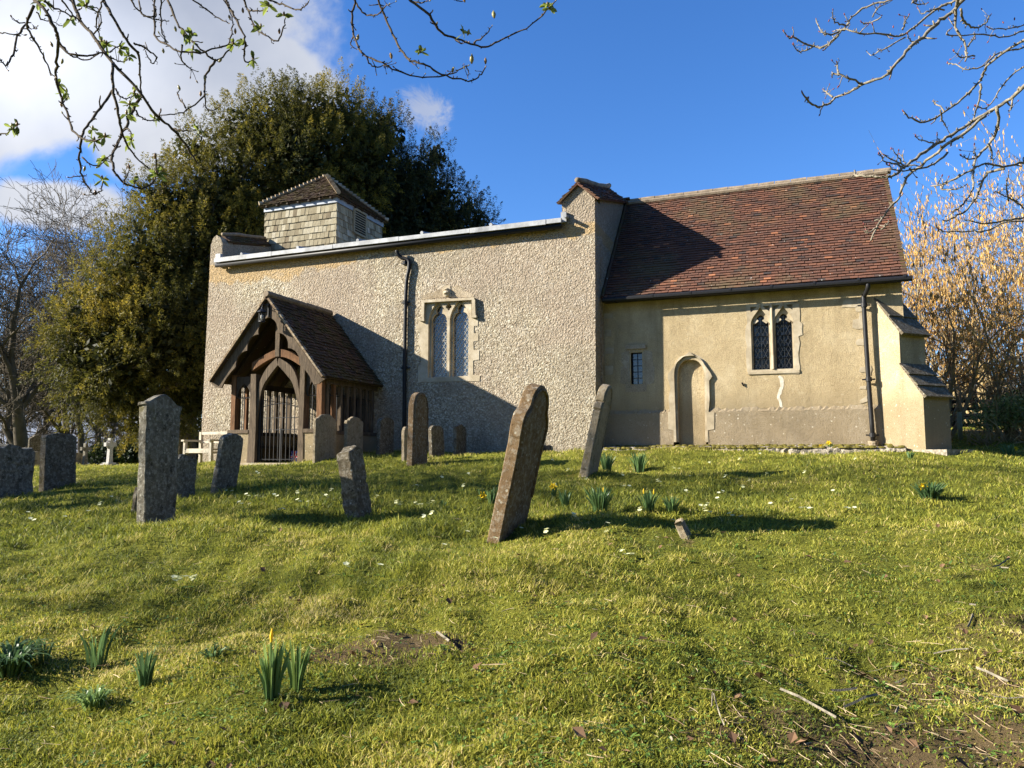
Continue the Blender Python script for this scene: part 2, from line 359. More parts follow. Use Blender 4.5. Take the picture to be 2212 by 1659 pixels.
def tps_fit(P, lam=.02):
    n = len(P); X = P[:, :2] / 10
    r2 = ((X[:, None] - X[None]) ** 2).sum(-1); K = np.where(r2 > 0, .5 * r2 * np.log(r2 + 1e-12), 0) + lam * np.eye(n)
    A = np.zeros((n + 3, n + 3)); A[:n, :n] = K; A[:n, n] = 1; A[:n, n + 1:] = X; A[n, :n] = 1; A[n + 1:, :n] = X.T
    return np.linalg.solve(A, np.concatenate([P[:, 2], np.zeros(3)])), X
TW, TX = tps_fit(CT)
_rb = np.random.RandomState(3)
WV = [(_rb.uniform(0, 2 * math.pi), w * _rb.uniform(.8, 1.2), _rb.uniform(0, 6.28), a) for w, a, c in ((1.4, .018, 6), (3.0, .013, 6), (6.5, .007, 7), (16, .005, 9)) for _ in range(c)]
def gz(x, y):
    x = np.atleast_1d(np.asarray(x, float)); y = np.atleast_1d(np.asarray(y, float))
    out = np.empty(len(x))
    for i in range(0, len(x), 20000):
        X = np.stack([x[i:i + 20000], y[i:i + 20000]], 1)
        r2 = ((X[:, None] / 10 - TX[None]) ** 2).sum(-1); n = len(TX)
        z = (.5 * r2 * np.log(r2 + 1e-12)) @ TW[:n] + TW[n] + X @ TW[n + 1:] / 10
        R = np.hypot(X[:, 0], X[:, 1]); z = np.where(R > 90, z * 0 + np.clip(z, -14, 8), np.clip(z, -14, 8))
        for an, w, ph, a in WV: z = z + a * np.sin((X[:, 0] * math.cos(an) + X[:, 1] * math.sin(an)) * w + ph)
        # old grave mounds in the middle of the lawn
        for mx, my, sx, sy, h in MOUNDS:
            z = z + h * np.exp(-((X[:, 0] - mx) / sx) ** 2 - ((X[:, 1] - my) / sy) ** 2)
        out[i:i + 20000] = z
    return out
MOUNDS = []
for (mx, my, d, sx, sy, h) in ((1350, 1150, 7.9, 1.1, .35, .07), (900, 1040, 12.2, 1.0, .6, .10), (650, 1060, 12, 1.2, .6, .08), (1500, 1045, 12, 1.3, .5, .08), (300, 1160, 8, 1.2, .6, .06), (700, 1180, 7.3, 1.2, .5, .07), (1050, 1250, 6, .9, .4, .05), (1480, 1110, 9, .8, .4, .06)):
    q = pd(mx, my, d); MOUNDS.append((q[0], q[1], sx, sy, h))
def g1(x, y): return float(gz([x], [y])[0])
def pg(x, y, dmin=2.0, dmax=60.):
    ds = np.linspace(dmin, dmax, 900) if dmax > 20 else np.linspace(dmin, dmax, 400)
    r = ray(x, y); k = r / (r @ FW); P = EYE[None] + ds[:, None] * k[None]
    h = P[:, 2] - gz(P[:, 0], P[:, 1]); i = np.argmax(h < 0)
    if not (h < 0).any(): i = int(np.argmin(h))
    i = max(i, 1); a = h[i - 1] / (h[i - 1] - h[i] + 1e-9) if h[i] < 0 else 0
    d = ds[i - 1] + a * (ds[1] - ds[0]); q = EYE + d * k; q[2] = g1(q[0], q[1]); return q, d

def build_ground():
    na = 840; rr = np.concatenate([[.25], np.geomspace(.5, 38, 250), np.geomspace(40, 420, 34)])
    # finer angular spacing ahead of the camera
    u = np.linspace(0, 1, na, endpoint=False); ang = YAW + math.pi / 2 + 2 * math.pi * (u - .5) + 0.0
    w = np.sin(2 * math.pi * (u - .5)) * -.115 * 2 * math.pi / 1.0
    ang = ang - np.sin(2 * math.pi * (u - .5)) * .75
    X = rr[:, None] * np.cos(ang)[None]; Y = rr[:, None] * np.sin(ang)[None]
    Z = gz(X.ravel(), Y.ravel()).reshape(X.shape)
    V = np.stack([X, Y, Z], -1).reshape(-1, 3); V = np.vstack([[0, 0, g1(0, 0)], V])
    b = MB(); nr = len(rr); i, j = np.meshgrid(np.arange(nr - 1), np.arange(na), indexing='ij'); k = (j + 1) % na
    Q = np.stack([1 + i * na + j, 1 + (i + 1) * na + j, 1 + (i + 1) * na + k, 1 + i * na + k], -1).reshape(-1, 4)
    b.v = V.tolist(); b.f = list(map(tuple, Q.tolist())) + [(0, 1 + a, 1 + (a + 1) % na) for a in range(na)]
    b.t = [.5] * len(b.f); b.m = [0] * len(b.f)
    o = b.build('ground', M['ground'], smooth=True, fixn=False); struct(o)
    me = o.data; at = me.attributes.new('soil', 'FLOAT', 'POINT'); at.data.foreach_set('value', soil(V[:, 0], V[:, 1]).astype(np.float32))
    return o
SOIL = []
for x, y, sx, sy, a in ((830, 1400, .5, .28, .75), (900, 1385, .35, .2, .5), (2150, 1500, 1.0, .55, .55), (2000, 1640, 1.0, .3, .6), (2220, 1350, .9, .5, .4), (2150, 1230, 1.0, .7, .3), (1480, 1165, .5, .2, .4), (1000, 1300, .6, .3, .3), (1700, 1590, .6, .2, .35)):
    q, _ = pg(x, y, 2, 12); SOIL.append((q[0], q[1], sx, sy, a))
for x, y, sx, sy, a in ((2110, 938, 3.5, 1.6, 1.0),): 
    q = pd(x, y, 24); SOIL.append((q[0] + 1.5, q[1] + 1.2, sx, sy, a))
def soil(x, y):
    z = np.zeros(len(x)) + .12
    for mx, my, sx, sy, a in SOIL:
        dx, dy = x - mx, y - my; u = dx * RT[0] + dy * RT[1]; v = dx * FW[0] + dy * FW[1]
        z = z + a * np.exp(-(u / sx) ** 2 - (v / sy) ** 2)
    return z
build_ground()
exec_parts = []

# ------------------------------------------------------------------ the church
CH = thing('church', 'small old flint and render church with tiled chancel roof and shingled bell turret', 'church', (-6., 18., 1.6))
def tiles(mb, O, U, V, Nn, W, L, gauge=.1, tw=.165, th=.014, jit=.006, tone=None, clip=None, lift=.03):
    O, U, V, Nn = map(lambda a: np.array(a, float), (O, U, V, Nn)); nr = int(round(L / gauge))
    for r in range(nr):
        v = r * gauge; u = -(r % 2) * tw / 2 + RS.uniform(-.01, .01); sag = .006 * math.sin(r * 1.7)
        lo, hi = (0, W) if clip is None else clip(v)
        u = lo + u
        while u < hi:
            a = max(u, lo); b = min(u + tw * RS.uniform(.93, 1.07), hi); u = u + tw
            if b - a < .03: continue
            b -= .006; dz = RS.uniform(-jit, jit) * 1.2; dv = RS.uniform(-jit, jit) + sag; ov = gauge * 1.15
            rot = RS.uniform(-jit, jit)
            h0 = lift + dz; h1 = lift * .15 + dz
            q = [O + U * a + V * (v + dv) + Nn * (h0 + rot), O + U * b + V * (v + dv) + Nn * (h0 - rot), O + U * b + V * (v + dv + ov) + Nn * h1, O + U * a + V * (v + dv + ov) + Nn * h1]
            q2 = [p - Nn * th for p in q]
            mb.add(q + q2, [(0, 1, 2, 3), (0, 4, 5, 1), (1, 5, 6, 2), (3, 7, 4, 0)], RS.beta(2, 2) if tone is None else tone(a, v))
def rect(x0, x1, z0, z1): return [(x0, z0), (x1, z0), (x1, z1), (x0, z1)]
def light(cx, h, zb, zs, zn, zt, lw=.32, n=7):
    """cusped window light: sides to zs, shoulders to a narrow neck at zn, pointed lobe to zt"""
    L = lw * h; out = [(cx - h, zb), (cx + h, zb), (cx + h, zs)]
    R = []
    for i in range(1, n + 1):
        a = math.pi / 2 * i / n; R.append((h - (h - L * 1.05) * (1 - math.cos(a)), zs + (zn - zs) * math.sin(a)))
    lobe = []
    for i in range(0, n + 1):
        a = i / n; lobe.append((L * (1.05 + .45 * math.sin(a * math.pi * .75)) * (1 - a ** 2.5) + .001, zn + (zt - zn) * a ** .8))
    R = R + lobe
    return out + [(cx + x, z) for x, z in R] + [(cx - x, z) for x, z in R[::-1][1:]] + [(cx - h, zs)]
def pointed(cx, h, zb, zs, za, n=8, ogee=0):
    R = []
    for i in range(n + 1):
        a = i / n; x = h * math.cos(a * math.pi / 2) ** .8; z = zs + (za - zs) * (math.sin(a * math.pi / 2) * (1 - .18 * 0))
        x = h * (1 - a ** 2.0) if not ogee else h * (1 - a ** 2.2) * (1 - .0 * a)
        z = zs + (za - zs) * (a ** 1.0 if not ogee else (a * .82 + .18 * a ** 5))
        R.append((max(x, .001), z))
    return [(cx - h, zb), (cx + h, zb)] + [(cx + x, z) for x, z in R] + [(cx - x, z) for x, z in R[::-1][1:]]
def blob(pts, conv, closed=True, k=1):
    return [tuple(conv(x, y)) for x, y in pts]
def jitter_poly(poly, amp, sub=4):
    out = []; n = len(poly)
    for i in range(n):
        a = np.array(poly[i]); b = np.array(poly[(i + 1) % n])
        for j in range(sub): out.append(tuple(a + (b - a) * j / sub + RS.uniform(-amp, amp, 2)))
    return out
def leading(mb, x0, x1, z0, z1, y, pitch, asp, w, inside):
    """diamond lattice clipped to a light outline"""
    dx = pitch; dz = pitch * asp; H = z1 - z0; Wd = x1 - x0
    for sgn in (1, -1):
        c = -H / dz * dx
        k = -int(H / dz) - 2
        while k * dx < Wd + H / dz * dx + dx:
            # line x = x0 + k*dx + sgn*(z-z0)*dx/dz
            pts = []
            for s in np.linspace(z0, z1, int(H / .02)):
                xx = x0 + k * dx + (s - z0) * dx / dz if sgn > 0 else x0 + k * dx - (s - z0) * dx / dz + 0
                pts.append((xx, s, inside(xx, s)))
            run = []
            for p in pts + [(0, 0, False)]:
                if p[2]: run.append(p)
                else:
                    if len(run) > 1: mb.bar((run[0][0], y, run[0][1]), (run[-1][0], y, run[-1][1]), .006, w, up=(0, 1, 0))
                    run = []
            k += 1
def pin(poly):
    P = np.array(poly)
    def f(x, z):
        x1, z1 = P[:, 0], P[:, 1]; x2, z2 = np.roll(x1, -1), np.roll(z1, -1)
        c = ((z1 > z) != (z2 > z)) & (x < (x2 - x1) * (z - z1) / (z2 - z1 + 1e-12) + x1); return bool(c.sum() % 2)
    return f

NS = 17.5; CN = 18.25
# --- nave window numbers, read on the wall plane
def nw(cx, cy, n=NS): q = pn(877.8 + .2767 * cx, 592.5 + .2767 * cy, n); return q[0], q[2]
lw1 = (nw(186, 600)[0], nw(306, 600)[0]); lw2 = (nw(352, 600)[0], nw(476, 600)[0])
c1 = sum(lw1) / 2; c2 = sum(lw2) / 2; hw = (lw1[1] - lw1[0] + lw2[1] - lw2[0]) / 4
zb = nw(245, 803)[1]; zs = nw(250, 372)[1]; zn = nw(250, 305)[1]; zt = nw(245, 240)[1]; za = nw(245, 222)[1]
# --- nave
b = MB()
sur_in = rect(c1 - hw - .14, c2 + hw + .14, zb - .04, nw(320, 205)[1])
outl = [(-16.47, .4), (-4.60, .4), (-4.56, 7.74), (-4.97, 8.14), (-5.40, 7.74), (-5.38, 7.16), (-15.92, 7.16), (-15.93, 7.80), (-16.02, 7.98), (-16.16, 8.06), (-16.28, 7.98), (-16.36, 7.78)]
b.plate(outl, [sur_in], NS, NS + .5)
b.box(-16.45, -15.6, NS + .5, 24.4, .4, 7.16)
b.box(-15.6, -4.6, 23.9, 24.4, .4, 7.1)
# raked end walls
cv = lambda x, y, z: (y, x, z)
for t0_, t1_, z0_, r in ((-5.38, -4.56, 7.74, .29), (-16.36, -15.93, 7.78, .21)):
    b.plate([(NS + .5, .4 if t0_ > -6 else 7.16), (NS + .5, z0_ + .5 * r), (20.9, z0_ + 3.4 * r), (24.2, z0_ + .2), (24.2, .4 if t0_ > -6 else 7.16)], [], t0_, t1_, conv=cv)
nave = b.build('nave_wall', M['dash'], CH)
b = MB()
b.box(-15.5, -5.5, NS + .6, 23.8, 1.0, 1.1); b.box(-15.5, -5.5, 19.5, 19.6, 1.1, 7)   # dark inside
b.build('nave_interior', M['dark'], CH)
# --- nave lead roof, white lead edge, rolls, gutter
b = MB()
b.plate([(NS - .18, 7.28), (20.9, 8.02), (24.4, 7.25), (24.4, 7.17), (NS - .18, 7.17)], [], -15.92, -5.39, conv=cv)
for i in range(6):
    t = -15.0 + i * 1.95; b.tube([(t, NS - .25, 7.31), (t, NS - .1, 7.33), (t, 20.9, 8.06)], .045, 8)
b.obox((-15.98, NS - .06, 7.28), (.09, 0, 0), (0, .05, 0), (0, 0, .17)); b.obox((-5.33, NS - .05, 7.34), (.07, 0, 0), (0, .04, 0), (0, 0, .13))
b.build('nave_roof', M['lead'], CH)
b = MB(); x = -15.97
while x < -5.35:
    x2 = min(x + 2.05, -5.33); b.box(x, x2 - .012, NS - .27 + RS.uniform(-.006, .006), NS - .185, 7.155 + RS.uniform(-.01, .01), 7.275 + RS.uniform(-.008, .006), RS.rand()); x = x2
b.build('lead_fascia', M['lead'], CH)
b = MB(); b.tube([(-15.98, NS - .17, 7.08), (-5.36, NS - .17, 7.10)], .065, 8)
for i in range(9): b.box(-15.6 + i * 1.25, -15.585 + i * 1.25, NS - .11, NS - .01, 7.05, 7.10)
b.build('gutter', M['iron'], CH, True)
def downpipe(path, rad, collars, brk=.13):
    b = MB(); b.tube(smooth_path(path, 4), rad, 10)
    o = b.build('downpipe', M['iron'], CH, True)
    for c in collars:
        b = MB(); b.tube([(c[0], c[1], c[2] - .045), (c[0], c[1], c[2] + .045)], rad * 1.35, 10); b.box(c[0] - brk, c[0] + brk, c[1] + .01, c[1] + .05, c[2] - .015, c[2] + .015)
        k = b.build('collar', M['iron'], o)
    return o
q0 = pn(857, 541, NS - .17); q1 = pn(868, 557, NS - .10); q2 = pn(882, 562, NS - .07); q3 = pn(883.5, 580, NS - .07)
downpipe([q0, (q0[0] + .02, NS - .15, q0[2] - .1), q1, q2, q3, (-9.70, NS - .07, 5.6), (-9.69, NS - .07, 1.5)], .05, [(-9.71, NS - .07, pn(882, 654, NS)[2]), (-9.70, NS - .07, pn(880, 795, NS)[2]), (-9.73, NS - .07, 6.6)])
# --- copings
def coping(name, t0_, tc, t1_, z0_, zc, r, nend, capm, off=-.10):
    b = MB(); dv = np.array([0, 1, r]) / math.hypot(1, r); L = (nend - NS - off) * math.hypot(1, r)
    for (ta, zaa, tb, zb_) in ((t0_, z0_, tc, zc), (t1_, z0_, tc, zc)):
        O = np.array([ta, NS + off, zaa + (off * r if off > 0 else 0)]); V = np.array([tb - ta, 0, zb_ - zaa]); Lv = np.linalg.norm(V); V /= Lv
        Nn = np.cross(dv, V); Nn = Nn / np.linalg.norm(Nn); Nn = Nn if Nn[2] > 0 else -Nn
        tiles(b, O, dv, V, Nn, L, Lv, .105, .17, .018, .01)
        b.obox(O + dv * L / 2 + V * Lv / 2 - Nn * .02, dv * L / 2, V * Lv / 2, Nn * .018)
    # far slope going down
    o = b.build(name, M['tile'] if capm else M['tile_dark'], CH)
    b = MB(); P = [np.array([tc, NS + off - .01, zc + .05 + (off * r if off > 0 else 0)]) + dv * s + np.array([RS.uniform(-.01, .01), 0, (RS.uniform(-.02, .02) + .03 * math.sin(s * 2.2))]) for s in np.linspace(0, L, 9)]
    b.tube(P, .07 if capm else .05, 8)
    k = b.build('ridge', M['cap'], o, True); return o
coping('east_coping', -5.50, -4.97, -4.44, 7.70, 8.16, .29, 20.75, True)
coping('west_coping', -16.37, -16.15, -15.90, 7.84, 8.06, .21, 19.66, False, .24)
b = MB()   # slates sweeping down behind the east coping
for i in range(5): b.obox((-4.9, 20.9 + i * .16, 8.75 - i * .11), (.5, 0, 0), (0, .11, -.06), (0, 0, .02), RS.rand())
b.build('coping_end', M['tile'], CH)
# --- nave window
def quatre(cx, cz, r):
    out = []
    for i in range(24):
        a = i / 24 * 2 * math.pi; rr = r * (.62 + .38 * abs(math.cos(2 * a))); out.append((cx + rr * math.cos(a), cz + rr * math.sin(a) * 1.15))
    return out
L1 = light(c1, hw, zb, zs, zn, zt); L2 = light(c2, hw, zb, zs, zn, zt)
O1 = pointed(c1, hw * 1.24, zb - .001, zs - .02, za + .05); O2 = pointed(c2, hw * 1.24, zb - .001, zs - .02, za + .05)
qf = quatre((c1 + c2) / 2, nw(325, 255)[1], .085)
b = MB(); X0 = c1 - hw - .16; X1 = c2 + hw + .16
outer = jitter_poly([nw(x, y) for x, y in [(90, 845), (90, 720), (118, 705), (110, 560), (86, 545), (116, 455), (84, 430), (100, 365), (135, 362), (135, 205), (505, 192), (512, 335), (562, 345), (560, 402), (528, 406), (528, 462), (566, 466), (562, 520), (526, 525), (526, 590), (570, 596), (570, 665), (523, 672), (523, 785), (576, 790), (574, 832), (330, 838)]], .008, 2)
b.plate(outer, [O1, O2, qf], NS - .012, NS + .07)
b.plate(rect(X0 + .01, X1 - .01, zb - .02, nw(320, 207)[1]), [L1, L2, quatre((c1 + c2) / 2, nw(325, 255)[1], .06)], NS + .071, NS + .15)
b.box(X0, X1, NS + .05, NS + .24, zb - .06, zb - .021)
win = b.build('window', M['stone'], CH)
b = MB(); g = rect(X0 + .02, X1 - .02, zb - .018, za + .1); b.plate(g, [], NS + .172, NS + .19); b.build('glass', M['glass_b'], win)
b = MB()
for Lp, cx_ in ((L1, c1), (L2, c2)):
    ins = pin(Lp); leading(b, cx_ - hw, cx_ + hw, zb, zt, NS + .164, .105, 1.55, .010, ins)
    for zz in np.linspace(zb + .02, zs, 4): b.bar((cx_ - hw + .01, NS + .160, zz), (cx_ + hw - .01, NS + .160, zz), .006, .02, up=(0, 1, 0))
    for s in (-1, 1): b.bar((cx_ + s * (hw - .012), NS + .160, zb), (cx_ + s * (hw - .012), NS + .160, zs), .006, .02, up=(0, 1, 0))
b.build('leading', M['came'], win)
b = MB()   # square hood mould with returned ends
for poly in ([(118, 203), (530, 180), (530, 198), (118, 222)], [(118, 222), (140, 220), (136, 345), (120, 345)], [(510, 199), (535, 198), (540, 320), (512, 322)], [(94, 345), (138, 345), (138, 366), (94, 362)], [(506, 322), (546, 320), (546, 337), (506, 338)]):
    b.plate([nw(x, y, NS - .1) for x, y in poly], [], NS - .105, NS - .013)
b.build('hood_mould', M['stone'], win)
# carved head
b = MB(); hc = nw(320, 143); H_ = []
for i in range(11):
    for j in range(14):
        a = math.pi * i / 10; f = 2 * math.pi * j / 14; sx = .085 * math.sin(a) ** .8; x = sx * math.cos(f); y = -.10 * math.sin(a) ** .8 * math.sin(f); z = .115 * math.cos(a)
        if y < 0:
            fx = abs(x) / .085; zz = z / .115
            if fx < .22 and -.35 < zz < .25: y -= .03            # nose
            if .2 < fx < .65 and .05 < zz < .4: y += .03         # eye sockets
            if fx < .5 and -.62 < zz < -.45: y += .02            # mouth
            if abs(zz - .5) < .12 and fx < .8: y -= .012         # brow
        H_.append((hc[0] + x, NS - .03 + y, hc[1] + z))
fs = [(i * 14 + j, i * 14 + (j + 1) % 14, (i + 1) * 14 + (j + 1) % 14, (i + 1) * 14 + j) for i in range(10) for j in range(14)]
b.add(H_, fs); b.plate(jitter_poly([nw(*q) for q in [(285, 178), (282, 110), (310, 85), (345, 90), (352, 178)]], .006, 2), [], NS - .02, NS + .0)
b.build('carved_head', M['stone'], win)
b = MB()  # cement patch round the head and under the window
b.plate(jitter_poly([nw(*q) for q in [(120, 195), (135, 150), (250, 130), (283, 100), (300, 178), (240, 186)]], .02, 3), [], NS - .006, NS - .001)
b.plate(jitter_poly([nw(*q) for q in [(354, 176), (356, 95), (420, 85), (440, 130), (530, 160), (520, 176)]], .02, 3), [], NS - .006, NS - .001)
b.build('stone_patch', M['plinth'], CH)
b = MB(); q = [pn(x, y, NS - .01) for x, y in ((1172, 962), (1189, 962), (1189, 972), (1172, 972))]
b.box(q[0][0], q[1][0], NS - .02, NS - .002, q[2][2] - .02, q[0][2])
for i in range(7): b.bar((q[0][0] + .02 + i * .028, NS - .03, q[2][2]), (q[0][0] + .02 + i * .028, NS - .03, q[0][2]), .01)
b.build('air_vent', M['iron'], CH)

# --- bell turret
b = MB(); T0, T1, N0, N1 = -16.23, -13.45, 19.7, 22.48; ZT = 9.56
b.box(T0 + .04, T1 - .04, N0 + .04, N1 - .04, 7.3, ZT)
stn = lambda a, v: float(np.clip(RS.beta(1.8, 1.8) + (.0), 0, 1))
tiles(b, (T0, N0 + .03, 7.32), (1, 0, 0), (0, 0, 1), (0, -1, 0), T1 - T0, ZT - 7.42, .205, .15, .018, .006, stn, lift=.035)
tiles(b, (T1 - .03, N0, 7.32), (0, 1, 0), (0, 0, 1), (1, 0, 0), N1 - N0, ZT - 7.42, .205, .15, .018, .006, stn, lift=.035)
tiles(b, (T0 + .03, N0, 7.32), (0, 1, 0), (0, 0, 1), (-1, 0, 0), N1 - N0, ZT - 7.42, .205, .15, .018, .006, stn, lift=.035)
tur = b.build('bell_turret', M['shingle'], CH)
b = MB(); b.box(T0 - .02, T1 + .02, N0 - .02, N1 + .02, ZT - .12, ZT + .03)
b.build('lead_flashing', M['lead_dull'], tur)
b = MB(); ap = np.array([-14.84, 21.09, 10.92]); ov = .14; e0, e1, m0, m1 = T0 - ov, T1 + ov, N0 - ov, N1 + ov; ze = ZT + .06
hw_ = (e1 - e0) / 2; sl = math.hypot(hw_, ap[2] - ze)
for (O, U) in (((e0, m0, ze), (1, 0, 0)), ((e1, m0, ze), (0, 1, 0)), ((e1, m1, ze), (-1, 0, 0)), ((e0, m1, ze), (0, -1, 0))):
    U = np.array(U, float); inn = np.cross([0, 0, 1], U); V = inn * hw_ + np.array([0, 0, ap[2] - ze]); V /= np.linalg.norm(V); Nn = np.cross(U, V)
    tiles(b, O, U, V, Nn, e1 - e0, sl, .10, .16, .014, .008, lambda a, v: float(np.clip(RS.beta(2, 2) * .5, 0, 1)), clip=lambda v: ((e1 - e0) / 2 * v / sl, (e1 - e0) * (1 - v / sl / 2)))
    O = np.array(O); b.add([O - Nn * .02, O + U * (e1 - e0) - Nn * .02, ap - Nn * .02], [(0, 1, 2)], .3)
b.box(e0 + .03, e1 - .03, m0 + .03, m1 - .03, ze - .03, ze - .01, .2)
rf = b.build('roof', M['tile_dark'], tur)
b = MB()
for c in ((e0, m0, ze), (e1, m0, ze), (e1, m1, ze), (e0, m1, ze)):
    c = np.array(c); d = ap - c; L = np.linalg.norm(d); d /= L
    for k in range(17):
        p = c + d * (k + .2) * L / 17 + np.array([0, 0, .05]); b.tube([p - d * .02 + np.array([0, 0, .035]), p + d * .13 - np.array([0, 0, .01])], [.075, .055], 7, RS.rand())
b.build('hip_tile', M['tile_verge'], rf)
b = MB()
for k in range(7): b.bar((T0 + .15 + k * .41, N0 - .13, ze - .04), (T0 + .15 + k * .41, N0 + .02, ze - .04), .06, .05)
for k in range(7): b.bar((T1 - .02, N0 + .15 + k * .41, ze - .04), (T1 + .13, N0 + .15 + k * .41, ze - .04), .06, .05)
b.build('rafter_ends', M['oak_dk'], rf)
b = MB(); qa = pt(764, 452, T1); qb = pt(786, 512, T1); y0_, y1_ = qa[1], qb[1]; z1_, z0_ = qa[2] - .02, qb[2]
b.box(T1 - .0, T1 + .07, y0_ - .05, y0_, z0_ - .03, z1_ + .03); b.box(T1 - .0, T1 + .07, y1_, y1_ + .05, z0_ - .03, z1_ + .03)
b.box(T1, T1 + .07, y0_, y1_, z1_, z1_ + .05); b.box(T1, T1 + .09, y0_, y1_, z0_ - .05, z0_)
lv = b.build('louvre', M['shingle'], tur)
b = MB(); n_ = 9
for k in range(n_): zz = z0_ + (z1_ - z0_) * (k + .3) / n_; b.obox((T1 + .045, (y0_ + y1_) / 2, zz), (0, (y1_ - y0_) / 2, 0), (.03, 0, -.03), (.004, 0, .004), .7)
b.build('louvre_slats', M['shingle'], lv)
b = MB(); b.box(T1 + .036, T1 + .04, y0_, y1_, z0_, z1_); b.build('louvre_back', M['dark'], lv)

# --- chancel
cw = lambda cx, cy, n=CN: (lambda q: (q[0], q[2]))(pn(1580 + .2594 * cx, 603.5 + .2594 * cy, n))
cd = lambda cx, cy, n=CN: (lambda q: (q[0], q[2]))(pn(1289.2 + .2315 * cx, 630.9 + .2315 * cy, n))
# south window
wa = (cw(180, 600)[0], cw(317, 600)[0]); wb = (cw(372, 600)[0], cw(509, 600)[0]); g1c = sum(wa) / 2; g2c = sum(wb) / 2; gh = (wa[1] - wa[0] + wb[1] - wb[0]) / 4
gzb = cw(340, 748)[1]; gzs = cw(340, 375)[1]; gzn = cw(340, 335)[1]; gzt = cw(330, 285)[1]; gza = cw(330, 250)[1]; gtop = cw(330, 198)[1]
wr = rect(g1c - gh - .12, g2c + gh + .12, gzb - .05, gtop + .0)
# small window and blocked doorway
sx0, sz1 = cd(316, 566); sx1, sz0 = cd(428, 858); small = rect(sx0, sx1, sz0, sz1)
dc = (cd(757, 1000)[0] + cd(1000, 1000)[0]) / 2; dh = (cd(1000, 1000)[0] - cd(757, 1000)[0]) / 2
dz0 = 1.35; dzs = cd(870, 775)[1]; dza = cd(865, 632)[1]
def gothic(cx, h, z0, zs_, zt_, n=10, pw=.62):
    R = [(h * math.cos(math.pi / 2 * i / n) ** pw * (1 if i < n else 0) + .001, zs_ + (zt_ - zs_) * math.sin(math.pi / 2 * i / n)) for i in range(n + 1)]
    return [(cx - h, z0), (cx + h, z0)] + [(cx + x, z) for x, z in R] + [(cx - x, z) for x, z in R[::-1][1:]]
door = gothic(dc, dh, dz0, dzs, dza, pw=.75)
b = MB()
b.plate([(-4.558, 2.60), (2.12, 2.60), (2.10, 5.36), (-4.558, 5.36)], [wr, small, [(x, max(z, 2.601)) for x, z in door]][:2] , CN, CN + .5) if False else None
b.plate([(-4.558, 2.58), (dc - dh, 2.58)] + [(x, z) for x, z in door[::-1] if z > 2.6][0:] + [(dc + dh, 2.58), (2.12, 2.58), (2.10, 5.36), (-4.558, 5.36)], [wr, small], CN, CN + .5)
b.box(2.101 - .5, 2.10, CN + .5, 23.4, 1.0, 5.3); b.box(-4.55, 1.6, 23.0, 23.4, 1.0, 5.3)
b.plate([(CN + .2, 5.3), (20.93, 8.62), (23.6, 5.3)], [], 1.8, 2.10, conv=cv)
chw = b.build('chancel_wall', M['ochre'], CH)
so = [cd(x, y) for x, y in [(722, 1400), (718, 1290), (668, 1280), (668, 1120), (684, 1118), (672, 1000), (690, 900), (664, 800), (668, 765), (760, 650), (865, 560), (985, 650), (1060, 750), (1078, 790), (1050, 830), (1055, 1000), (1045, 1120), (1100, 1125), (1098, 1280), (1040, 1290), (1045, 1400)]]
b = MB()
for x0_, x1_ in ((-4.558, so[1][0] - .0), (so[-2][0] + .0, 2.13)):
    b.box(x0_, x1_, CN - .05, CN + .49, .9, 2.52)
    nseg = 70; xs = np.linspace(x0_, x1_, nseg); vs = []
    for x in xs: j = RS.uniform(-.03, .03); vs += [(x, CN - .05 + j * .3, 2.521), (x, CN - .003, 2.60 + j), (x, CN - .003, 2.50)]
    b.add(vs, [(3 * i, 3 * i + 3, 3 * i + 4, 3 * i + 1) for i in range(nseg - 1)])
b.build('plinth', M['plinth'], CH)
b = MB(); b.box(dc - dh - .01, dc + dh + .01, CN + .13, CN + .3, 1.0, dza + .15); 
infill = b.build('door_infill', M['ochre'], CH)
# doorway surround with chamfer
b = MB(); din = gothic(dc, dh + .07, dz0 - .01, dzs, dza + .09, pw=.75)
b.plate(jitter_poly(so, .006, 2)[0:], [din[:0] or [(x, max(z, cd(880, 1396)[1])) for x, z in din]], CN - .065, CN - .004) if False else None
def arch_ring(b, outer_pts, inner_pts, y0, y1):
    """open-bottomed surround: outer path then inner path back"""
    b.plate(list(outer_pts) + list(inner_pts)[::-1], [], y0, y1)
inn = [(dc - dh - .045, so[0][1])] + [(2 * dc - x, z) for x, z in din[2:]] + [(dc + dh + .045, so[-1][1])]
inn = [(dc - dh - .05, so[0][1])] + sorted([(x, z) for x, z in din[2:] if x < dc], key=lambda q: q[1]) + [(dc, dza + .09)] + sorted([(x, z) for x, z in din[2:] if x > dc + .01], key=lambda q: -q[1]) + [(dc + dh + .05, so[-1][1])]
arch_ring(b, so, inn, CN - .062, CN - .004)
inn2 = [(x + (.045 if x < dc - .05 else -.045 if x > dc + .05 else 0), z - (.06 if z > dzs else 0)) for x, z in inn]
inn1b = [(x - (.03 if x < dc - .05 else -.03 if x > dc + .05 else 0), z + (.03 if z > dzs else 0)) for x, z in inn]
arch_ring(b, inn1b, inn2, CN - .003, CN + .13)
ds = b.build('doorway', M['stone'], CH)
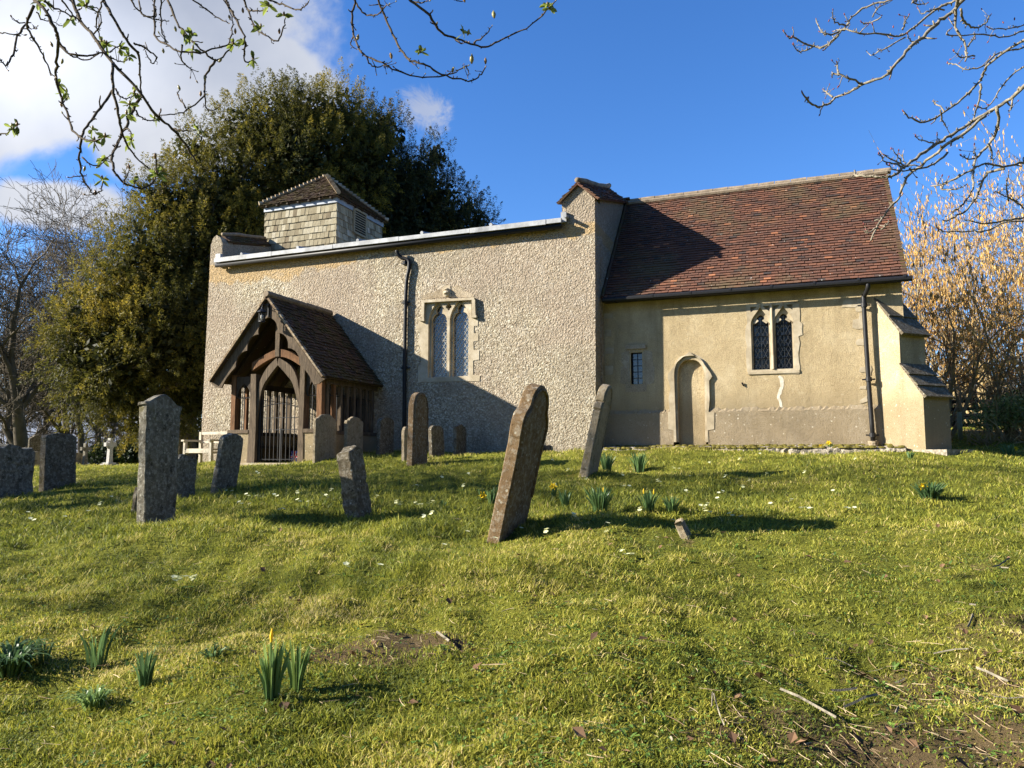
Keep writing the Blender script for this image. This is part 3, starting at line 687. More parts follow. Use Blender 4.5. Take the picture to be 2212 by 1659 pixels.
# south window stonework
GL = [light(c, gh, gzb, gzs, gzn, gzt, .36) for c in (g1c, g2c)]; GO = [pointed(c, gh * 1.2, gzb - .001, gzs + .01, gza + .06, ogee=1) for c in (g1c, g2c)]
souter = jitter_poly([cw(x, y) for x, y in [(150, 790), (128, 770), (118, 600), (126, 560), (112, 470), (120, 385), (130, 370), (122, 210), (300, 200), (520, 192), (562, 205), (572, 290), (570, 350), (590, 370), (590, 465), (558, 475), (570, 530), (556, 620), (572, 740), (562, 788), (380, 790), (370, 770), (330, 780)]], .006, 2)
sp = []
for c in (g1c, g2c):
    for s in (-1, 1):
        x = c + s * gh * .78; sp.append([(x - .07 * 1, gtop - .06), (x + .07, gtop - .06), (x + s * .07, gtop - .19), (x - s * .01, gtop - .13)] if s > 0 else [(x - .07, gtop - .06), (x + .07, gtop - .06), (x + .01, gtop - .13), (x - .07, gtop - .19)])
b = MB(); b.plate(souter, GO + sp, CN - .012, CN + .07)
b.plate(rect(g1c - gh - .12, g2c + gh + .12, gzb - .04, gtop), GL, CN + .071, CN + .16)
b.obox((g1c * .5 + g2c * .5, CN + .03, gzb - .055), ((g2c - g1c) / 2 + gh + .13, 0, 0), (0, .06, .02), (0, 0, .03))
for c in (g1c, g2c):
    for s in (-1, 1): b.bar((c + s * gh * .8, CN + .05, gzs + .05), (c + s * gh * .28, CN + .045, gzs + .12), .03, .04)
    b.tube([(c, CN - .02, gza + .05), (c, CN - .015, gtop - .02)], .022, 6)
b.tube([((g1c + g2c) / 2, CN - .02, gzb), ((g1c + g2c) / 2, CN - .02, gtop - .02)], .03, 6)
cwn = b.build('window', M['stone'], CH)
b = MB(); b.plate(rect(g1c - gh - .1, g2c + gh + .1, gzb - .03, gtop - .01), [], CN + .185, CN + .2); b.build('glass', M['glass_d'], cwn)
b = MB()
for Lp, c in zip(GL, (g1c, g2c)):
    ins = pin(Lp); pw_ = gh * .62
    for k in (-.48, .48): 
        sub = lambda x, z, k=k: ins(x, z) and abs(x - (c + k * gh)) < gh * .36
        leading(b, c + k * gh - gh * .5, c + k * gh + gh * .5, gzb, gzs, CN + .178, gh * .5, 2.1, .02, sub)
    b.bar((c, CN + .174, gzb), (c, CN + .174, gzt - .02), .008, .02, up=(0, 1, 0))
b.build('leading', M['came_d'], cwn)
b = MB()
for c in (g1c, g2c):
    for zz in np.linspace(gzb + .01, gzs + .02, 5): b.bar((c - gh + .005, CN + .168, zz), (c + gh - .005, CN + .168, zz), .012, .028, up=(0, 1, 0))
    for s in (-1, 1): b.bar((c + s * (gh - .015), CN + .168, gzb), (c + s * (gh - .015), CN + .168, gzs), .012, .03, up=(0, 1, 0))
b.build('saddle_bars', M['iron'], cwn)
# small window
b = MB(); so_ = jitter_poly([cd(x, y) for x, y in [(268, 935), (270, 860), (222, 850), (225, 700), (250, 690), (224, 640), (232, 570), (266, 560), (266, 508), (455, 503), (458, 545), (520, 560), (520, 640), (535, 700), (535, 850), (470, 860), (470, 930)]], .01, 2)
b.plate(so_, [rect(sx0 - .03, sx1 + .03, sz0 - .02, sz1 + .03)], CN - .012, CN + .05)
b.plate(rect(sx0 - .05, sx1 + .05, sz0 - .04, sz1 + .05), [rect(sx0, sx1, sz0, sz1)], CN + .051, CN + .14)
b.obox(((sx0 + sx1) / 2, CN - .03, cd(360, 515)[1]), ((sx1 - sx0) * .85, 0, 0), (0, .03, 0), (0, 0, .05))
sw = b.build('window', M['plinth'], CH)
b = MB(); b.plate(rect(sx0 - .02, sx1 + .02, sz0 - .02, sz1 + .02), [], CN + .15, CN + .16); b.build('glass', M['glass_d'], sw)
b = MB(); mx = (sx0 + sx1) / 2
for zz in np.linspace(sz0 + .01, sz1 - .01, 6): b.bar((sx0, CN + .135, zz), (sx1, CN + .135, zz), .012, .022, up=(0, 1, 0))
for xx in (sx0 + .01, mx, sx1 - .01): b.bar((xx, CN + .132, sz0), (xx, CN + .132, sz1), .012, .022, up=(0, 1, 0))
b.build('window_bars', M['iron'], sw)
# quoins, crack, iron hook
b = MB()
for poly in ([(915, 235), (935, 175), (1035, 170), (1040, 235)], [(1030, 250), (1045, 165), (1095, 165), (1100, 270), (1035, 268)], [(1005, 400), (1010, 335), (1060, 330), (1062, 280), (1100, 280), (1102, 412), (1030, 412)], [(1030, 525), (1050, 498), (1108, 496), (1108, 548), (1045, 548)], [(1062, 765), (1070, 735), (1120, 728), (1165, 722), (1165, 800), (1120, 775), (1075, 775)], [(1068, 912), (1072, 890), (1122, 886), (1122, 915)], [(1068, 1010), (1100, 985), (1130, 970), (1130, 1020), (1075, 1035)]):
    b.plate(jitter_poly([cw(x, y) for x, y in poly], .008, 3), [], CN - .012, CN - .002)
for poly in ([(60, 200), (150, 195), (150, 245), (68, 250)], [(80, 355), (135, 352), (135, 415), (82, 415)], [(78, 525), (165, 518), (160, 578), (80, 578)], [(78, 690), (155, 685), (150, 770), (80, 780)]):
    b.plate(jitter_poly([cd(x, y) for x, y in poly], .008, 3), [], CN - .012, CN - .002)
b.build('quoins', M['stone'], CH)
ck = lambda x, y: (lambda q: (q[0], q[2]))(pn(1474.6 + .3333 * x, 548.6 + .3333 * y, CN))
b = MB(); b.plate(jitter_poly([ck(x, y) for x, y in [(628, 785), (645, 797), (655, 815), (656, 850), (642, 900), (630, 925), (640, 950), (650, 995), (632, 996), (624, 960), (611, 930), (615, 905), (624, 880), (634, 855), (630, 820), (618, 795)]], .006, 4), [], CN - .004, CN - .001)
b.build('plaster_repair', M['repair'], CH)
b = MB(); k0 = ck(385, 835); k1 = ck(397, 856); b.bar((k0[0], CN - .04, k0[1]), (k1[0], CN - .02, k1[1]), .03); b.build('iron_hook', M['iron'], CH)
# --- chancel roof
ang = math.atan2(8.70 - 5.36, 20.93 - 17.97); V = np.array([0, math.cos(ang), math.sin(ang)]); Nn = np.array([0, -math.sin(ang), math.cos(ang)]); LR = math.hypot(8.70 - 5.36, 20.93 - 17.97)
b = MB(); O = np.array([-4.545, 17.97, 5.36])
tiles(b, O, (1, 0, 0), V, Nn, 6.73, LR, .104, .165, .02, .0045, lambda a, v: float(RS.beta(4, 4) if RS.rand() > .14 else RS.rand()), lift=.036)
b.obox(O + V * LR / 2 + np.array([3.36, 0, 0]) - Nn * .035, (3.36, 0, 0), V * LR / 2, Nn * .03, .3)
V2 = V * np.array([1, -1, 1]); N2 = Nn * np.array([1, -1, 1]); b.obox(np.array([-4.545 + 3.36, 23.89, 5.36]) + V2 * LR / 2, (3.36, 0, 0), V2 * LR / 2, N2 * .03, .5)
crf = b.build('chancel_roof', M['tile'], CH)
b = MB()
for i in range(17):
    x = -4.5 + i * .40; b.tube([(x, 20.93, 8.735 + RS.uniform(-.008, .008)), (x + .385, 20.93, 8.735 + RS.uniform(-.008, .008))], .085, 10)
b.tube([(-4.5, 20.83, 8.665), (2.2, 20.83, 8.665)], .055, 6)
b.build('ridge_tiles', M['cap'], crf)
b = MB()
for k in range(int(LR / .1) - 1):
    p = O + V * (k * .1 + .05); b.obox(p + np.array([6.69, 0, 0]) + Nn * .008, (.05, 0, 0), V * .055, Nn * .016, RS.rand())
b.build('verge', M['tile_dark'], crf)
b = MB(); P = [O + V * s + Nn * (.04 + RS.uniform(-.01, .02)) + np.array([.03, 0, 0]) for s in np.linspace(0, LR, 20)]; b.tube(P, .045, 6); b.build('roof_flashing', M['tile_dark'], crf)
b = MB(); b.tube([(-4.5, 17.90, 5.30), (2.27, 17.90, 5.275)], .062, 10)
for i in range(8): b.tube([(-4.2 + i * .9, 17.90, 5.30), (-4.15 + i * .9, 17.90, 5.30)], .07, 8)
b.box(-4.5, 2.1, 18.02, 18.24, 5.27, 5.33)
b.build('gutter', M['iron'], CH, False)
q = pn(1875, 625, CN - .33); px0 = pn(1866, 660, CN - .1)[0]
downpipe([(q[0], 17.92, 5.27), (q[0], 17.93, 5.14), (px0 + .02, 18.1, 5.0), (px0, 18.12, 4.86), (px0 + .02, 18.12, 3.4), (px0 + .06, 18.10, 1.80)], .048, [(px0 + .002, 18.12, 4.80), (px0 + .03, 18.11, 3.16), (px0 + .055, 18.10, 1.95)])
b = MB()
for i in range(6): b.tube([(px0 + .06, 18.07, 1.55 + i * .045), (px0 + .06, 18.07, 1.595 + i * .045)], [.075 + .008 * (i % 2) + .004 * i, .08 + .004 * i], 10)
b.build('drain_gully', M['g_buff'], CH)
# --- diagonal buttress
C_ = np.array([2.1, CN]); dd = np.array([1, -1]) / 2 ** .5; ee = np.array([1, 1]) / 2 ** .5; w2 = .39
bc = lambda x, y, z: (*(C_ + dd * x + ee * y), z)
b = MB(); b.plate([(-.35, .9), (.68, .9), (.68, 2.75), (.19, 3.42), (.19, 4.15), (-.35, 4.92)], [], -w2, w2, conv=bc)
bt = b.build('buttress', M['butt'], CH)
def slabs(name, a, c, n):
    b = MB(); a = np.array(a, float); c = np.array(c, float)
    for k in range(n):
        p = a + (c - a) * k / n; q = a + (c - a) * (k + 1) / n; d = (q - p); nn = np.array([d[1], -d[0]]); nn /= np.linalg.norm(nn); nn = nn if nn[1] > 0 else -nn
        p2 = p + nn * .055 - d * .06; q2 = q + nn * .015 + d * .05
        b.plate([tuple(p - nn * .01 - d * .06), tuple(p2), tuple(q2), tuple(q - nn * .01)], [], -w2 - .035, w2 + .035, conv=bc)
    return b.build(name, M['g_dark'], bt)
slabs('weathering', (.73, 2.70), (.19, 3.44), 3); slabs('weathering', (.26, 4.08), (-.37, 4.94), 2)
b = MB(); b.obox((2.6, 17.73, 1.50), (.45 * .707, -.45 * .707, 0), (.42 * .707, .42 * .707, 0), (0, 0, .13)); b.build('buttress_foot', M['rubble'], bt)
# --- raised footing with moss along the chancel
b = MB(); xs = np.linspace(-4.5, 1.95, 80)
prof = [(17.55, 1.2), (17.53, 1.62), (17.60, 1.69), (17.95, 1.70), (18.21, 1.74), (18.21, 1.2)]; vs = []
for x in xs:
    for (n_, z_) in prof: vs.append((x, n_ + RS.uniform(-.03, .03), z_ + RS.uniform(-.025, .025)))
k = len(prof); b.add(vs, [(i * k + j, (i + 1) * k + j, (i + 1) * k + j + 1, i * k + j + 1) for i in range(79) for j in range(k - 1)])
b.build('footing', M['rubble'], CH)
b = MB()
for i in range(420):
    x = RS.uniform(-4.4, 1.9); n_ = RS.choice([17.58, 17.62, 18.1, 18.15]) + RS.uniform(-.04, .04); r = RS.uniform(.02, .06); h = r * RS.uniform(.35, .8)
    z_ = 1.68 if n_ < 17.8 else 1.73
    a = np.linspace(0, 2 * math.pi, 7)[:-1]; vs = [(x + r * 1.6 * math.cos(q), n_ + r * math.sin(q), z_ - .01) for q in a] + [(x + r * math.cos(q), n_ + r * .6 * math.sin(q), z_ + h * .8) for q in a] + [(x, n_, z_ + h)]
    b.add(vs, [(j, (j + 1) % 6, 6 + (j + 1) % 6, 6 + j) for j in range(6)] + [(6 + j, 6 + (j + 1) % 6, 12) for j in range(6)])
b.build('moss', M['moss'], CH, True)

# ------------------------------------------------------------------ timber porch (part of the church)
PF = 14.75; pc = -12.02; zr = 5.36; ze = 3.34; hwp = 1.66
b = MB()   # rendered dwarf walls
FL = 1.10
b.box(-13.24, -12.66, 15.02, 15.20, FL, 2.05); b.box(-11.07, -10.55, 15.02, 15.20, FL, 2.05)
b.box(-10.70, -10.55, 15.20, NS - .001, FL, 2.02); b.box(-13.24, -13.09, 15.20, NS - .001, FL, 2.02)
porch = b.build('porch', M['butt'], CH)
b = MB(); b.box(-13.2, -10.6, 14.85, NS - .01, FL, 1.335); b.build('porch_floor', M['stone'], porch)
rs_ = math.hypot(hwp, zr - ze)
b = MB(); bv = MB()
for s in (1, -1):
    V = np.array([-s * hwp, 0, zr - ze]) / rs_; O = np.array([pc + s * hwp, PF if s > 0 else NS - .01, ze]); U = np.array([0, 1, 0]) * s
    Nn = np.cross(U, V); Nn = Nn if Nn[2] > 0 else -Nn
    W_ = NS - .01 - PF
    tiles(b, O, U, V, Nn, W_, rs_, .105, .16, .016, .009, lambda a, v: float(RS.beta(2, 2)))
    b.obox(O + U * W_ / 2 + V * rs_ / 2 - Nn * .03, U * W_ / 2, V * rs_ / 2, Nn * .02, .2)
    Of = np.array([pc + s * hwp, PF, ze])
    for k in range(int(rs_ / .105)):
        p = Of + V * (k * .105 + .05); bv.obox(p + np.array([0, .03, 0]) - Nn * .0, np.array([0, .055, 0]), V * .056, Nn * .022 + V * -.008, RS.rand())
proof = b.build('porch_roof', M['tile_dark'], porch)
bv.build('verge', M['tile_verge'], proof)
b = MB()
for i in range(7): b.tube([(pc, PF - .03 + i * .39, zr + .05), (pc, PF + .34 + i * .39, zr + .045 + RS.uniform(-.008, .008))], .075, 8)
b.build('ridge_tiles', M['cap'], proof)
# barge boards with cusped lower edge
def rake(s, u, w): # u 0 apex .. 1 foot, w depth below the roof line
    x = hwp * u; z = (zr - .03) - (zr - ze) * u; nx, nz = (zr - ze) / rs_, hwp / rs_
    return (pc + s * (x - w * nx), z - w * nz)
for s in (1, -1):
    b = MB(); us = np.linspace(0, 1.01, 8); outer = [rake(s, u, .0) for u in us]; inner = []
    cus = [.13, .33, .52, .72]
    for u in np.linspace(.09, .97, 56):
        if u < cus[0]: w = .24
        elif u > cus[-1]: w = .33 - .02 * math.sin((u - cus[-1]) / (.97 - cus[-1]) * math.pi) * 2
        else:
            for a, c in zip(cus[:-1], cus[1:]):
                if a <= u <= c: w = .35 - .13 * math.sin((u - a) / (c - a) * math.pi) ** .7
        inner.append(rake(s, u, w))
    poly = outer + [rake(s, 1.0, .20)] + inner[::-1] + [(pc, rake(s, .0, .36)[1] + .07)]
    if s < 0: poly = poly[::-1]
    b.plate(poly, [], PF + .085, PF + .13)
    b.build('bargeboard', M['oak'], porch)
PN0, PN1 = 15.03, 15.17
def frame(name, poly, n0=PN0, n1=PN1, mat='oak', conv=None):
    b = MB(); b.plate(poly, [], n0, n1, conv=conv); return b.build(name, M[mat], porch)
frame('post', [(-12.68, FL), (-12.45, FL), (-12.43, 2.2), (-12.47, 3.5), (-12.62, 3.5), (-12.63, 2.2)], 15.0, 15.22)
frame('post', [(-11.20, FL), (-11.02, FL), (-11.05, 2.2), (-11.04, 3.72), (-11.17, 3.72), (-11.19, 2.2)], 15.0, 15.22)
frame('corner_post', rect(-13.23, -13.10, 2.13, 3.5), mat='oak_or'); frame('corner_post', rect(-10.71, -10.57, 2.13, 3.5), mat='oak_or')
for x0_, x1_ in ((-13.27, -12.64), (-11.06, -10.53)):
    b = MB(); b.box(x0_, x1_, 14.99, 15.24, 2.051, 2.14); b.build('sill', M['oak'], porch)
def arcp(pts_o, pts_i): return smooth_path([(*p, 0) for p in pts_o], 4)[:, :2].tolist() + smooth_path([(*p, 0) for p in pts_i], 4)[:, :2].tolist()[::-1]
frame('arch_brace', arcp([(-12.45, 2.75), (-12.40, 3.25), (-12.2, 3.62), (-11.90, 3.88)], [(-12.43, 2.4), (-12.32, 3.1), (-12.12, 3.42), (-11.86, 3.70)]), 15.04, 15.15)
frame('arch_brace', arcp([(-11.20, 2.85), (-11.28, 3.32), (-11.48, 3.66), (-11.84, 3.88)], [(-11.20, 2.6), (-11.40, 3.2), (-11.6, 3.45), (-11.86, 3.70)]), 15.04, 15.15)
frame('tie_beam', arcp([(-12.62, 3.78), (-12.2, 3.98), (-11.85, 4.08), (-11.5, 4.0), (-11.04, 3.74)], [(-12.62, 3.58), (-12.2, 3.80), (-11.85, 3.90), (-11.5, 3.82), (-11.04, 3.56)]), 15.02, 15.17, 'oak_or')
frame('king_post', rect(-11.92, -11.80, 3.9, 4.9), 15.0, 15.14)
for s, x in ((1, -10.60), (-1, -13.20)):   # side wall plates, sills and mullions
    b = MB(); b.box(x - .06, x + .06, 15.17, NS - .001, 3.22, 3.36); b.box(x - .07, x + .07, 15.24, NS - .001, 2.021, 2.11)
    sd = b.build('side_frame', M['oak_dk'] if s < 0 else M['oak'], porch)
    for i in range(8):
        n_ = 15.22 + .29 * i; b = MB(); b.box(x - .045, x + .045, n_, n_ + .09, 2.111, 3.219)
        b.build('mullion', M['oak_or'] if i in (1,) else M['oak'], sd)
    b = MB()
    for i in range(7):
        n_ = 15.22 + .29 * i; b.bar((x, n_ + .19, 2.11), (x, n_ + .19, 3.2), .016)
    b.bar((x, 15.25, 2.95), (x, NS - .05, 2.95), .016)
    b.build('window_bars', M['iron'], sd)
b = MB()   # rafters and pointed heads of the front lights
for s in (1, -1):
    for k in range(5):
        n_ = 15.35 + k * .5; a = np.array([pc + s * (hwp - .1), n_, ze - .0]); c = np.array([pc, n_, zr - .16]); b.bar(a, c, .09, .08)
b.bar((pc, 14.9, zr - .15), (pc, NS - .05, zr - .15), .1)
b.build('rafters', M['oak_dk'], porch)
for x0_, x1_ in ((-13.10, -12.63), (-11.02, -10.71)):
    m_ = (x0_ + x1_) / 2; b = MB(); hd = pointed(m_, (x1_ - x0_) / 2 - .05, 2.9, 3.0, 3.28)
    b.plate(rect(x0_ + .001, x1_ - .001, 2.95, 3.45), [[(x, max(z, 2.951)) for x, z in hd]], 15.06, 15.12); b.build('light_head', M['oak_dk'], porch)
    b = MB(); b.bar((m_, 15.09, 2.14), (m_, 15.09, 3.25), .018); b.bar((x0_, 15.09, 2.93), (x1_, 15.09, 2.93), .018); b.build('window_bars', M['iron'], porch)
# iron gate
gx0, gx1 = -12.40, -11.80 + .02
b = MB(); b.bar((gx0 + .03, 15.10, 1.36), (gx0 + .03, 15.10, 2.95), .035); b.bar((gx1 + .02, 15.10, 1.36), (gx1 + .02, 15.10, 2.16), .035)
gate = None
x0g, x1g = -12.42, -11.25
for k in range(11):
    x = x0g + (x1g - x0g) * k / 10; f = abs((k - 5) / 5); zt_ = 2.92 - .10 * f if k not in (0, 10) else 2.75
    b.tube([(x, 15.10, 1.38), (x, 15.10, zt_)], .011, 6); b.tube([(x, 15.10, zt_), (x, 15.10, zt_ + .07)], [.018, .001], 5)
b.build('gate_bars', M['iron'], None) if False else None
gate = b.build('gate', M['iron'], porch)
b = MB()
for zz in (1.42, 2.13, 2.42): b.bar((x0g, 15.10, zz), (x1g, 15.10, zz), .03, .014)
P = [(x, 15.10, 2.66 + .10 * math.sin((x - x0g) / (x1g - x0g) * math.pi)) for x in np.linspace(x0g, x1g, 14)]; b.tube(P, .011, 6)
b.build('gate_rail', M['iron'], gate)
# church door inside, bench seats
b = MB(); dp = gothic(-11.85, .55, 1.34, 2.5, 3.2, pw=.75)
b.plate(dp, [], NS - .03, NS - .005); d_ = b.build('door', M['oak_dk'], CH)
b = MB()
for x in (-10.85, -13.0): b.box(x - .16, x + .16, 15.3, 17.3, 1.70, 1.75); b.box(x - .12, x + .12, 15.35, 15.45, 1.336, 1.70); b.box(x - .12, x + .12, 17.1, 17.2, 1.336, 1.70)
b.build('porch_bench', M['oak'], porch)

# lantern on its bracket (hangs from the porch)
q = pn(566, 682, PF - .20); lx, ly, lz = q
T = thing('lantern', 'black iron lantern hanging under the porch gable', 'lantern', (lx, ly, lz - .18))
b = MB(); a8 = lambda r, z, y=0: [(lx + r * math.cos(a), ly + r * math.sin(a), z) for a in np.linspace(0, 2 * math.pi, 9)[:-1]]
def lathe(b, prof, cx, cy, n=10, tint=.5):
    vs = []
    for r, z in prof: vs += [(cx + r * math.cos(a), cy + r * math.sin(a), z) for a in np.arange(n) * 2 * math.pi / n]
    b.add(vs, [(i * n + j, i * n + (j + 1) % n, (i + 1) * n + (j + 1) % n, (i + 1) * n + j) for i in range(len(prof) - 1) for j in range(n)] + [tuple(range(n)), tuple((len(prof) - 1) * n + j for j in range(n))], tint)
lathe(b, [(.02, lz + .20), (.03, lz + .17), (.11, lz + .10), (.12, lz + .08), (.08, lz + .075)], lx, ly)
lathe(b, [(.075, lz - .16), (.08, lz - .15), (.075, lz - .13)], lx, ly)
for a in np.arange(6) * math.pi / 3: b.bar((lx + .07 * math.cos(a), ly + .07 * math.sin(a), lz - .15), (lx + .07 * math.cos(a), ly + .07 * math.sin(a), lz + .09), .012)
for zz in (-.04, .05): b.tube([(lx + .075 * math.cos(a), ly + .075 * math.sin(a), lz + zz) for a in np.linspace(0, 2 * math.pi, 13)], .006, 4)
b.build('lantern_cage', M['iron'], T)
b = MB(); b.tube([(lx, ly, lz + .19), (lx, ly, lz + .27), (lx + .12, ly + .05, lz + .26), (pc + .02, PF + .08, lz + .2)], .012, 6); b.bar((pc + .02, PF + .07, lz + .02), (pc + .02, PF + .07, lz + .33), .05, .02); b.build('bracket', M['iron'], T)
b = MB(); lathe(b, [(.02, lz - .10), (.035, lz - .05), (.03, lz), (.01, lz + .03)], lx, ly); b.build('bulb', M['white'], T, True)
# union flag cloth on the porch floor
q0 = pn(636, 984, 15.45); fx, fy, fz = q0[0], q0[1], 1.47
T = thing('flag_bag', 'small union flag cloth bag on the porch floor beside the doorpost', 'bag', (fx, fy, 1.34))
b = MB(); b.box(fx - .10, fx + .13, fy, fy + .12, 1.34, 1.62); b.build('bag_body', M['blue'], T)
b = MB()
for (w, y_, m_) in ((.055, .004, 'white'), (.028, .008, 'red')):
    b = MB(); b.box(fx - .10, fx + .13, fy - y_, fy - y_ + .002, 1.48 - w / 2, 1.48 + w / 2); b.box(fx + .015 - w / 2, fx + .015 + w / 2, fy - y_ - .001, fy - y_ + .001, 1.34, 1.62)
    for s in (1, -1): b.bar((fx + .015 - .105, fy - y_ + .001, 1.48 - s * .13), (fx + .015 + .105, fy - y_ + .001, 1.48 + s * .13), .002, w * .7, up=(0, 1, 0))
    b.build('flag_stripes', M[m_], T)
# notice board in the porch
T = thing('notice_board', 'notice board with pale papers on the inner porch wall', 'notice board', (-10.72, 16.6, 2.2))
b = MB(); b.box(-10.74, -10.71, 15.9, 16.9, 2.15, 3.0); b.build('board', M['oak_dk'], T)
b = MB(); b.box(-10.748, -10.742, 16.0, 16.22, 2.5, 2.85); b.box(-10.748, -10.742, 16.3, 16.52, 2.35, 2.7); b.box(-10.748, -10.742, 16.58, 16.8, 2.5, 2.85); b.build('paper', M['white'], T)

# ------------------------------------------------------------------ headstones
def hs_shape(kind):
    P = []
    def arc(cx, cz, rx, rz, a0, a1, n=10):
        for i in range(n + 1):
            a = math.radians(a0 + (a1 - a0) * i / n); P.append((cx + rx * math.cos(a), cz + rz * math.sin(a)))
    if kind == 'round': arc(0, .86, .5, .14, 0, 180, 14)
    elif kind == 'gothic':
        for i in range(9): a = i / 8; P.append((.5 * math.cos(a * math.pi / 2) ** .75, .74 + .26 * math.sin(a * math.pi / 2)))
        P.extend([(-x, z) for x, z in P[::-1][1:]])
    elif kind == 'shoulder':
        P.extend([(.5, .86), (.47, .90), (.36, .90)]); arc(0, .90, .33, .10, 0, 180, 10); P.extend([(-.36, .90), (-.47, .90), (-.5, .86)])
    elif kind == 'ogee':
        P.extend([(.5, .84), (.48, .89), (.40, .90), (.34, .93)]); arc(0, .93, .30, .07, 10, 170, 8); P.extend([(-.34, .93), (-.40, .90), (-.48, .89), (-.5, .84)])
    elif kind == 'peak': P.extend([(.5, .90), (.54, .905), (.54, .925), (.40, .93), (.10, .995), (0, 1.0), (-.1, .995), (-.40, .93), (-.54, .925), (-.54, .905), (-.5, .90)])
    elif kind == 'disc':
        P.extend([(.5, .68), (.47, .70), (.52, .73), (.47, .78), (.36, .80)]); arc(0, .84, .40, .16, -10, 190, 14); P.extend([(-.36, .80), (-.47, .78), (-.52, .73), (-.47, .70), (-.5, .68)])
    elif kind == 'big':
        P.extend([(.50, .62), (.53, .64), (.54, .74), (.50, .79), (.40, .83), (.36, .86)]); arc(0, .87, .35, .13, 5, 175, 12); P.extend([(-.36, .86), (-.40, .83), (-.50, .79), (-.54, .74), (-.53, .64), (-.50, .62)])
    elif kind == 'rough': P.extend([(.5, .90), (.42, .97), (.1, 1.0), (-.2, .98), (-.44, .94), (-.5, .86)])
    elif kind == 'worn': P.extend([(.5, .84), (.40, .93), (.22, .92), (.12, .99), (-.14, 1.0), (-.28, .93), (-.40, .95), (-.5, .88)])
    elif kind == 'segment': arc(0, .90, .5, .08, 8, 172, 10)
    return [(-.5, 0)] + [(.5, 0)] + P if P[0][0] > 0 else P
def headstone(name, label, group, x, y, hp, fp, ep, lean, kind, mat, pitch=0, yaw=0, dist=None, wmin=None, rough=.006, cat='gravestone', taper=0., rim=.0, vis=None):
    q, d = pg(x, y, 2.5, 45) if (dist is None and vis is None) else (None, dist)
    if vis is not None: q = pn(x, y, vis); d = q @ FW; q[2] = g1(q[0], q[1])
    if q is None: q = pd(x, y, d); 
    ppm = F / d; gamma = math.atan2(q[0], q[1]); sw_ = max(.25, abs(math.sin(gamma))); cw_ = abs(math.cos(gamma))
    Wd = wmin or fp / ppm / sw_; th = ep / ppm / cw_; H = hp / ppm
    sh = hs_shape(kind); b = MB(); n = len(sh)
    # dense outline
    D = []
    for i in range(n):
        a = np.array(sh[i]); c = np.array(sh[(i + 1) % n]); k = max(1, int(np.linalg.norm((c - a) * [Wd, H]) / .07))
        for j in range(k): D.append(a + (c - a) * j / k)
    D = np.array(D); m_ = len(D); wz = 1 - taper * (1 - D[:, 1]); base = -.18 / H
    PX = D[:, 0] * Wd * wz; PZ = D[:, 1] * H; PZ[D[:, 1] <= 0] = -.25
    nz_ = RS.uniform(-rough, rough, (m_, 2)); PX = PX + nz_[:, 0]; PZ = PZ + nz_[:, 1] * (D[:, 1] > .02)
    cx_, cz_ = 0, H * .55; bev = min(.012, th * .12)
    def ring(off, shrink):
        dx = PX - cx_; dz = PZ - cz_; L = np.hypot(dx, dz); return np.stack([np.full(m_, off) + RS.uniform(-rough, rough, m_) * .5, PX - dx / L * shrink, PZ - dz / L * shrink], 1)
    rings = [ring(th / 2, bev * 1.2), ring(th / 2 - bev, 0), ring(-th / 2 + bev, 0), ring(-th / 2, bev * 1.2)]
    V = np.vstack(rings); fs = []
    for r in range(3):
        for i in range(m_): j = (i + 1) % m_; fs.append((r * m_ + i, r * m_ + j, (r + 1) * m_ + j, (r + 1) * m_ + i))
    tr = tessellate_polygon([[Vector((a, c, 0)) for a, c in zip(rings[0][:, 1], rings[0][:, 2])]])
    fs += [tuple(t) for t in tr] + [tuple(i + 3 * m_ for i in t)[::-1] for t in tr]
    b.add(V, fs)
    o = b.build(name, M[mat], None, loc=(0, 0, 0)); o.location = (q[0], q[1], g1(q[0], q[1]) if dist is None else q[2])
    o['_loc'] = tuple(o.location)
    o.rotation_euler = (math.radians(pitch), math.radians(lean), math.radians(yaw))
    tag(o, label, cat, group)
    if rim:   # moulded rim on the east face
        b = MB(); k = max(0, 0)
        pts = [(th / 2 + .004, PX[i] * .90, cz_ + (PZ[i] - cz_) * .93) for i in range(m_) if PZ[i] > H * .22]
        b.tube(pts, rim, 5); c = b.build('moulding', M[mat], None, True, loc=(0, 0, 0)); c.parent = o
    return o
GS = 'headstones standing on the lawn in front of the church'
headstone('headstone', 'broad lichen-blotched headstone with scalloped top, cut by the left edge of the lawn', GS, 14, 1072, 110, 84, 16, 1, 'worn', 'g_grey', rough=.018, yaw=6)
headstone('headstone', 'squat dark headstone with low curved top and a moss patch, second from the left edge', GS, 124, 1055, 120, 58, 11, -2, 'segment', 'g_dark', rough=.008)
headstone('headstone', 'tall grey headstone with a peaked top and moulded shoulders, mottled with lichen', GS, 337, 1136, 283, 68, 16, -3.5, 'peak', 'g_grey', pitch=-3, rough=.006, taper=.12, yaw=0)
headstone('headstone', 'low pale streaked headstone with round head and shoulders, just right of the tall peaked stone', GS, 392, 1080, 97, 46, 6, 3, 'shoulder', 'g_grey', rough=.012)
headstone('footstone', 'small dark broken slab leaning behind the foot of the tall peaked stone', None, 295, 1102, 52, 16, 7, 10, 'rough', 'g_dark', rough=.015)
headstone('headstone', 'rounded grey headstone tilting right with moss on its edge, in front of the bench', GS, 483, 1058, 122, 42, 10, 9, 'round', 'g_grey', rough=.008)
headstone('headstone', 'wide headstone with stepped curved top standing against the right side of the porch', GS, 701, 996, 98, 44, 5, 0, 'ogee', 'g_buff', vis=14.55, rough=.006)
headstone('headstone', 'headstone with round head and sunlit left edge, second along from the porch', GS, 763, 990, 86, 34, 7, 0, 'shoulder', 'g_buff', vis=15.3, rough=.006)
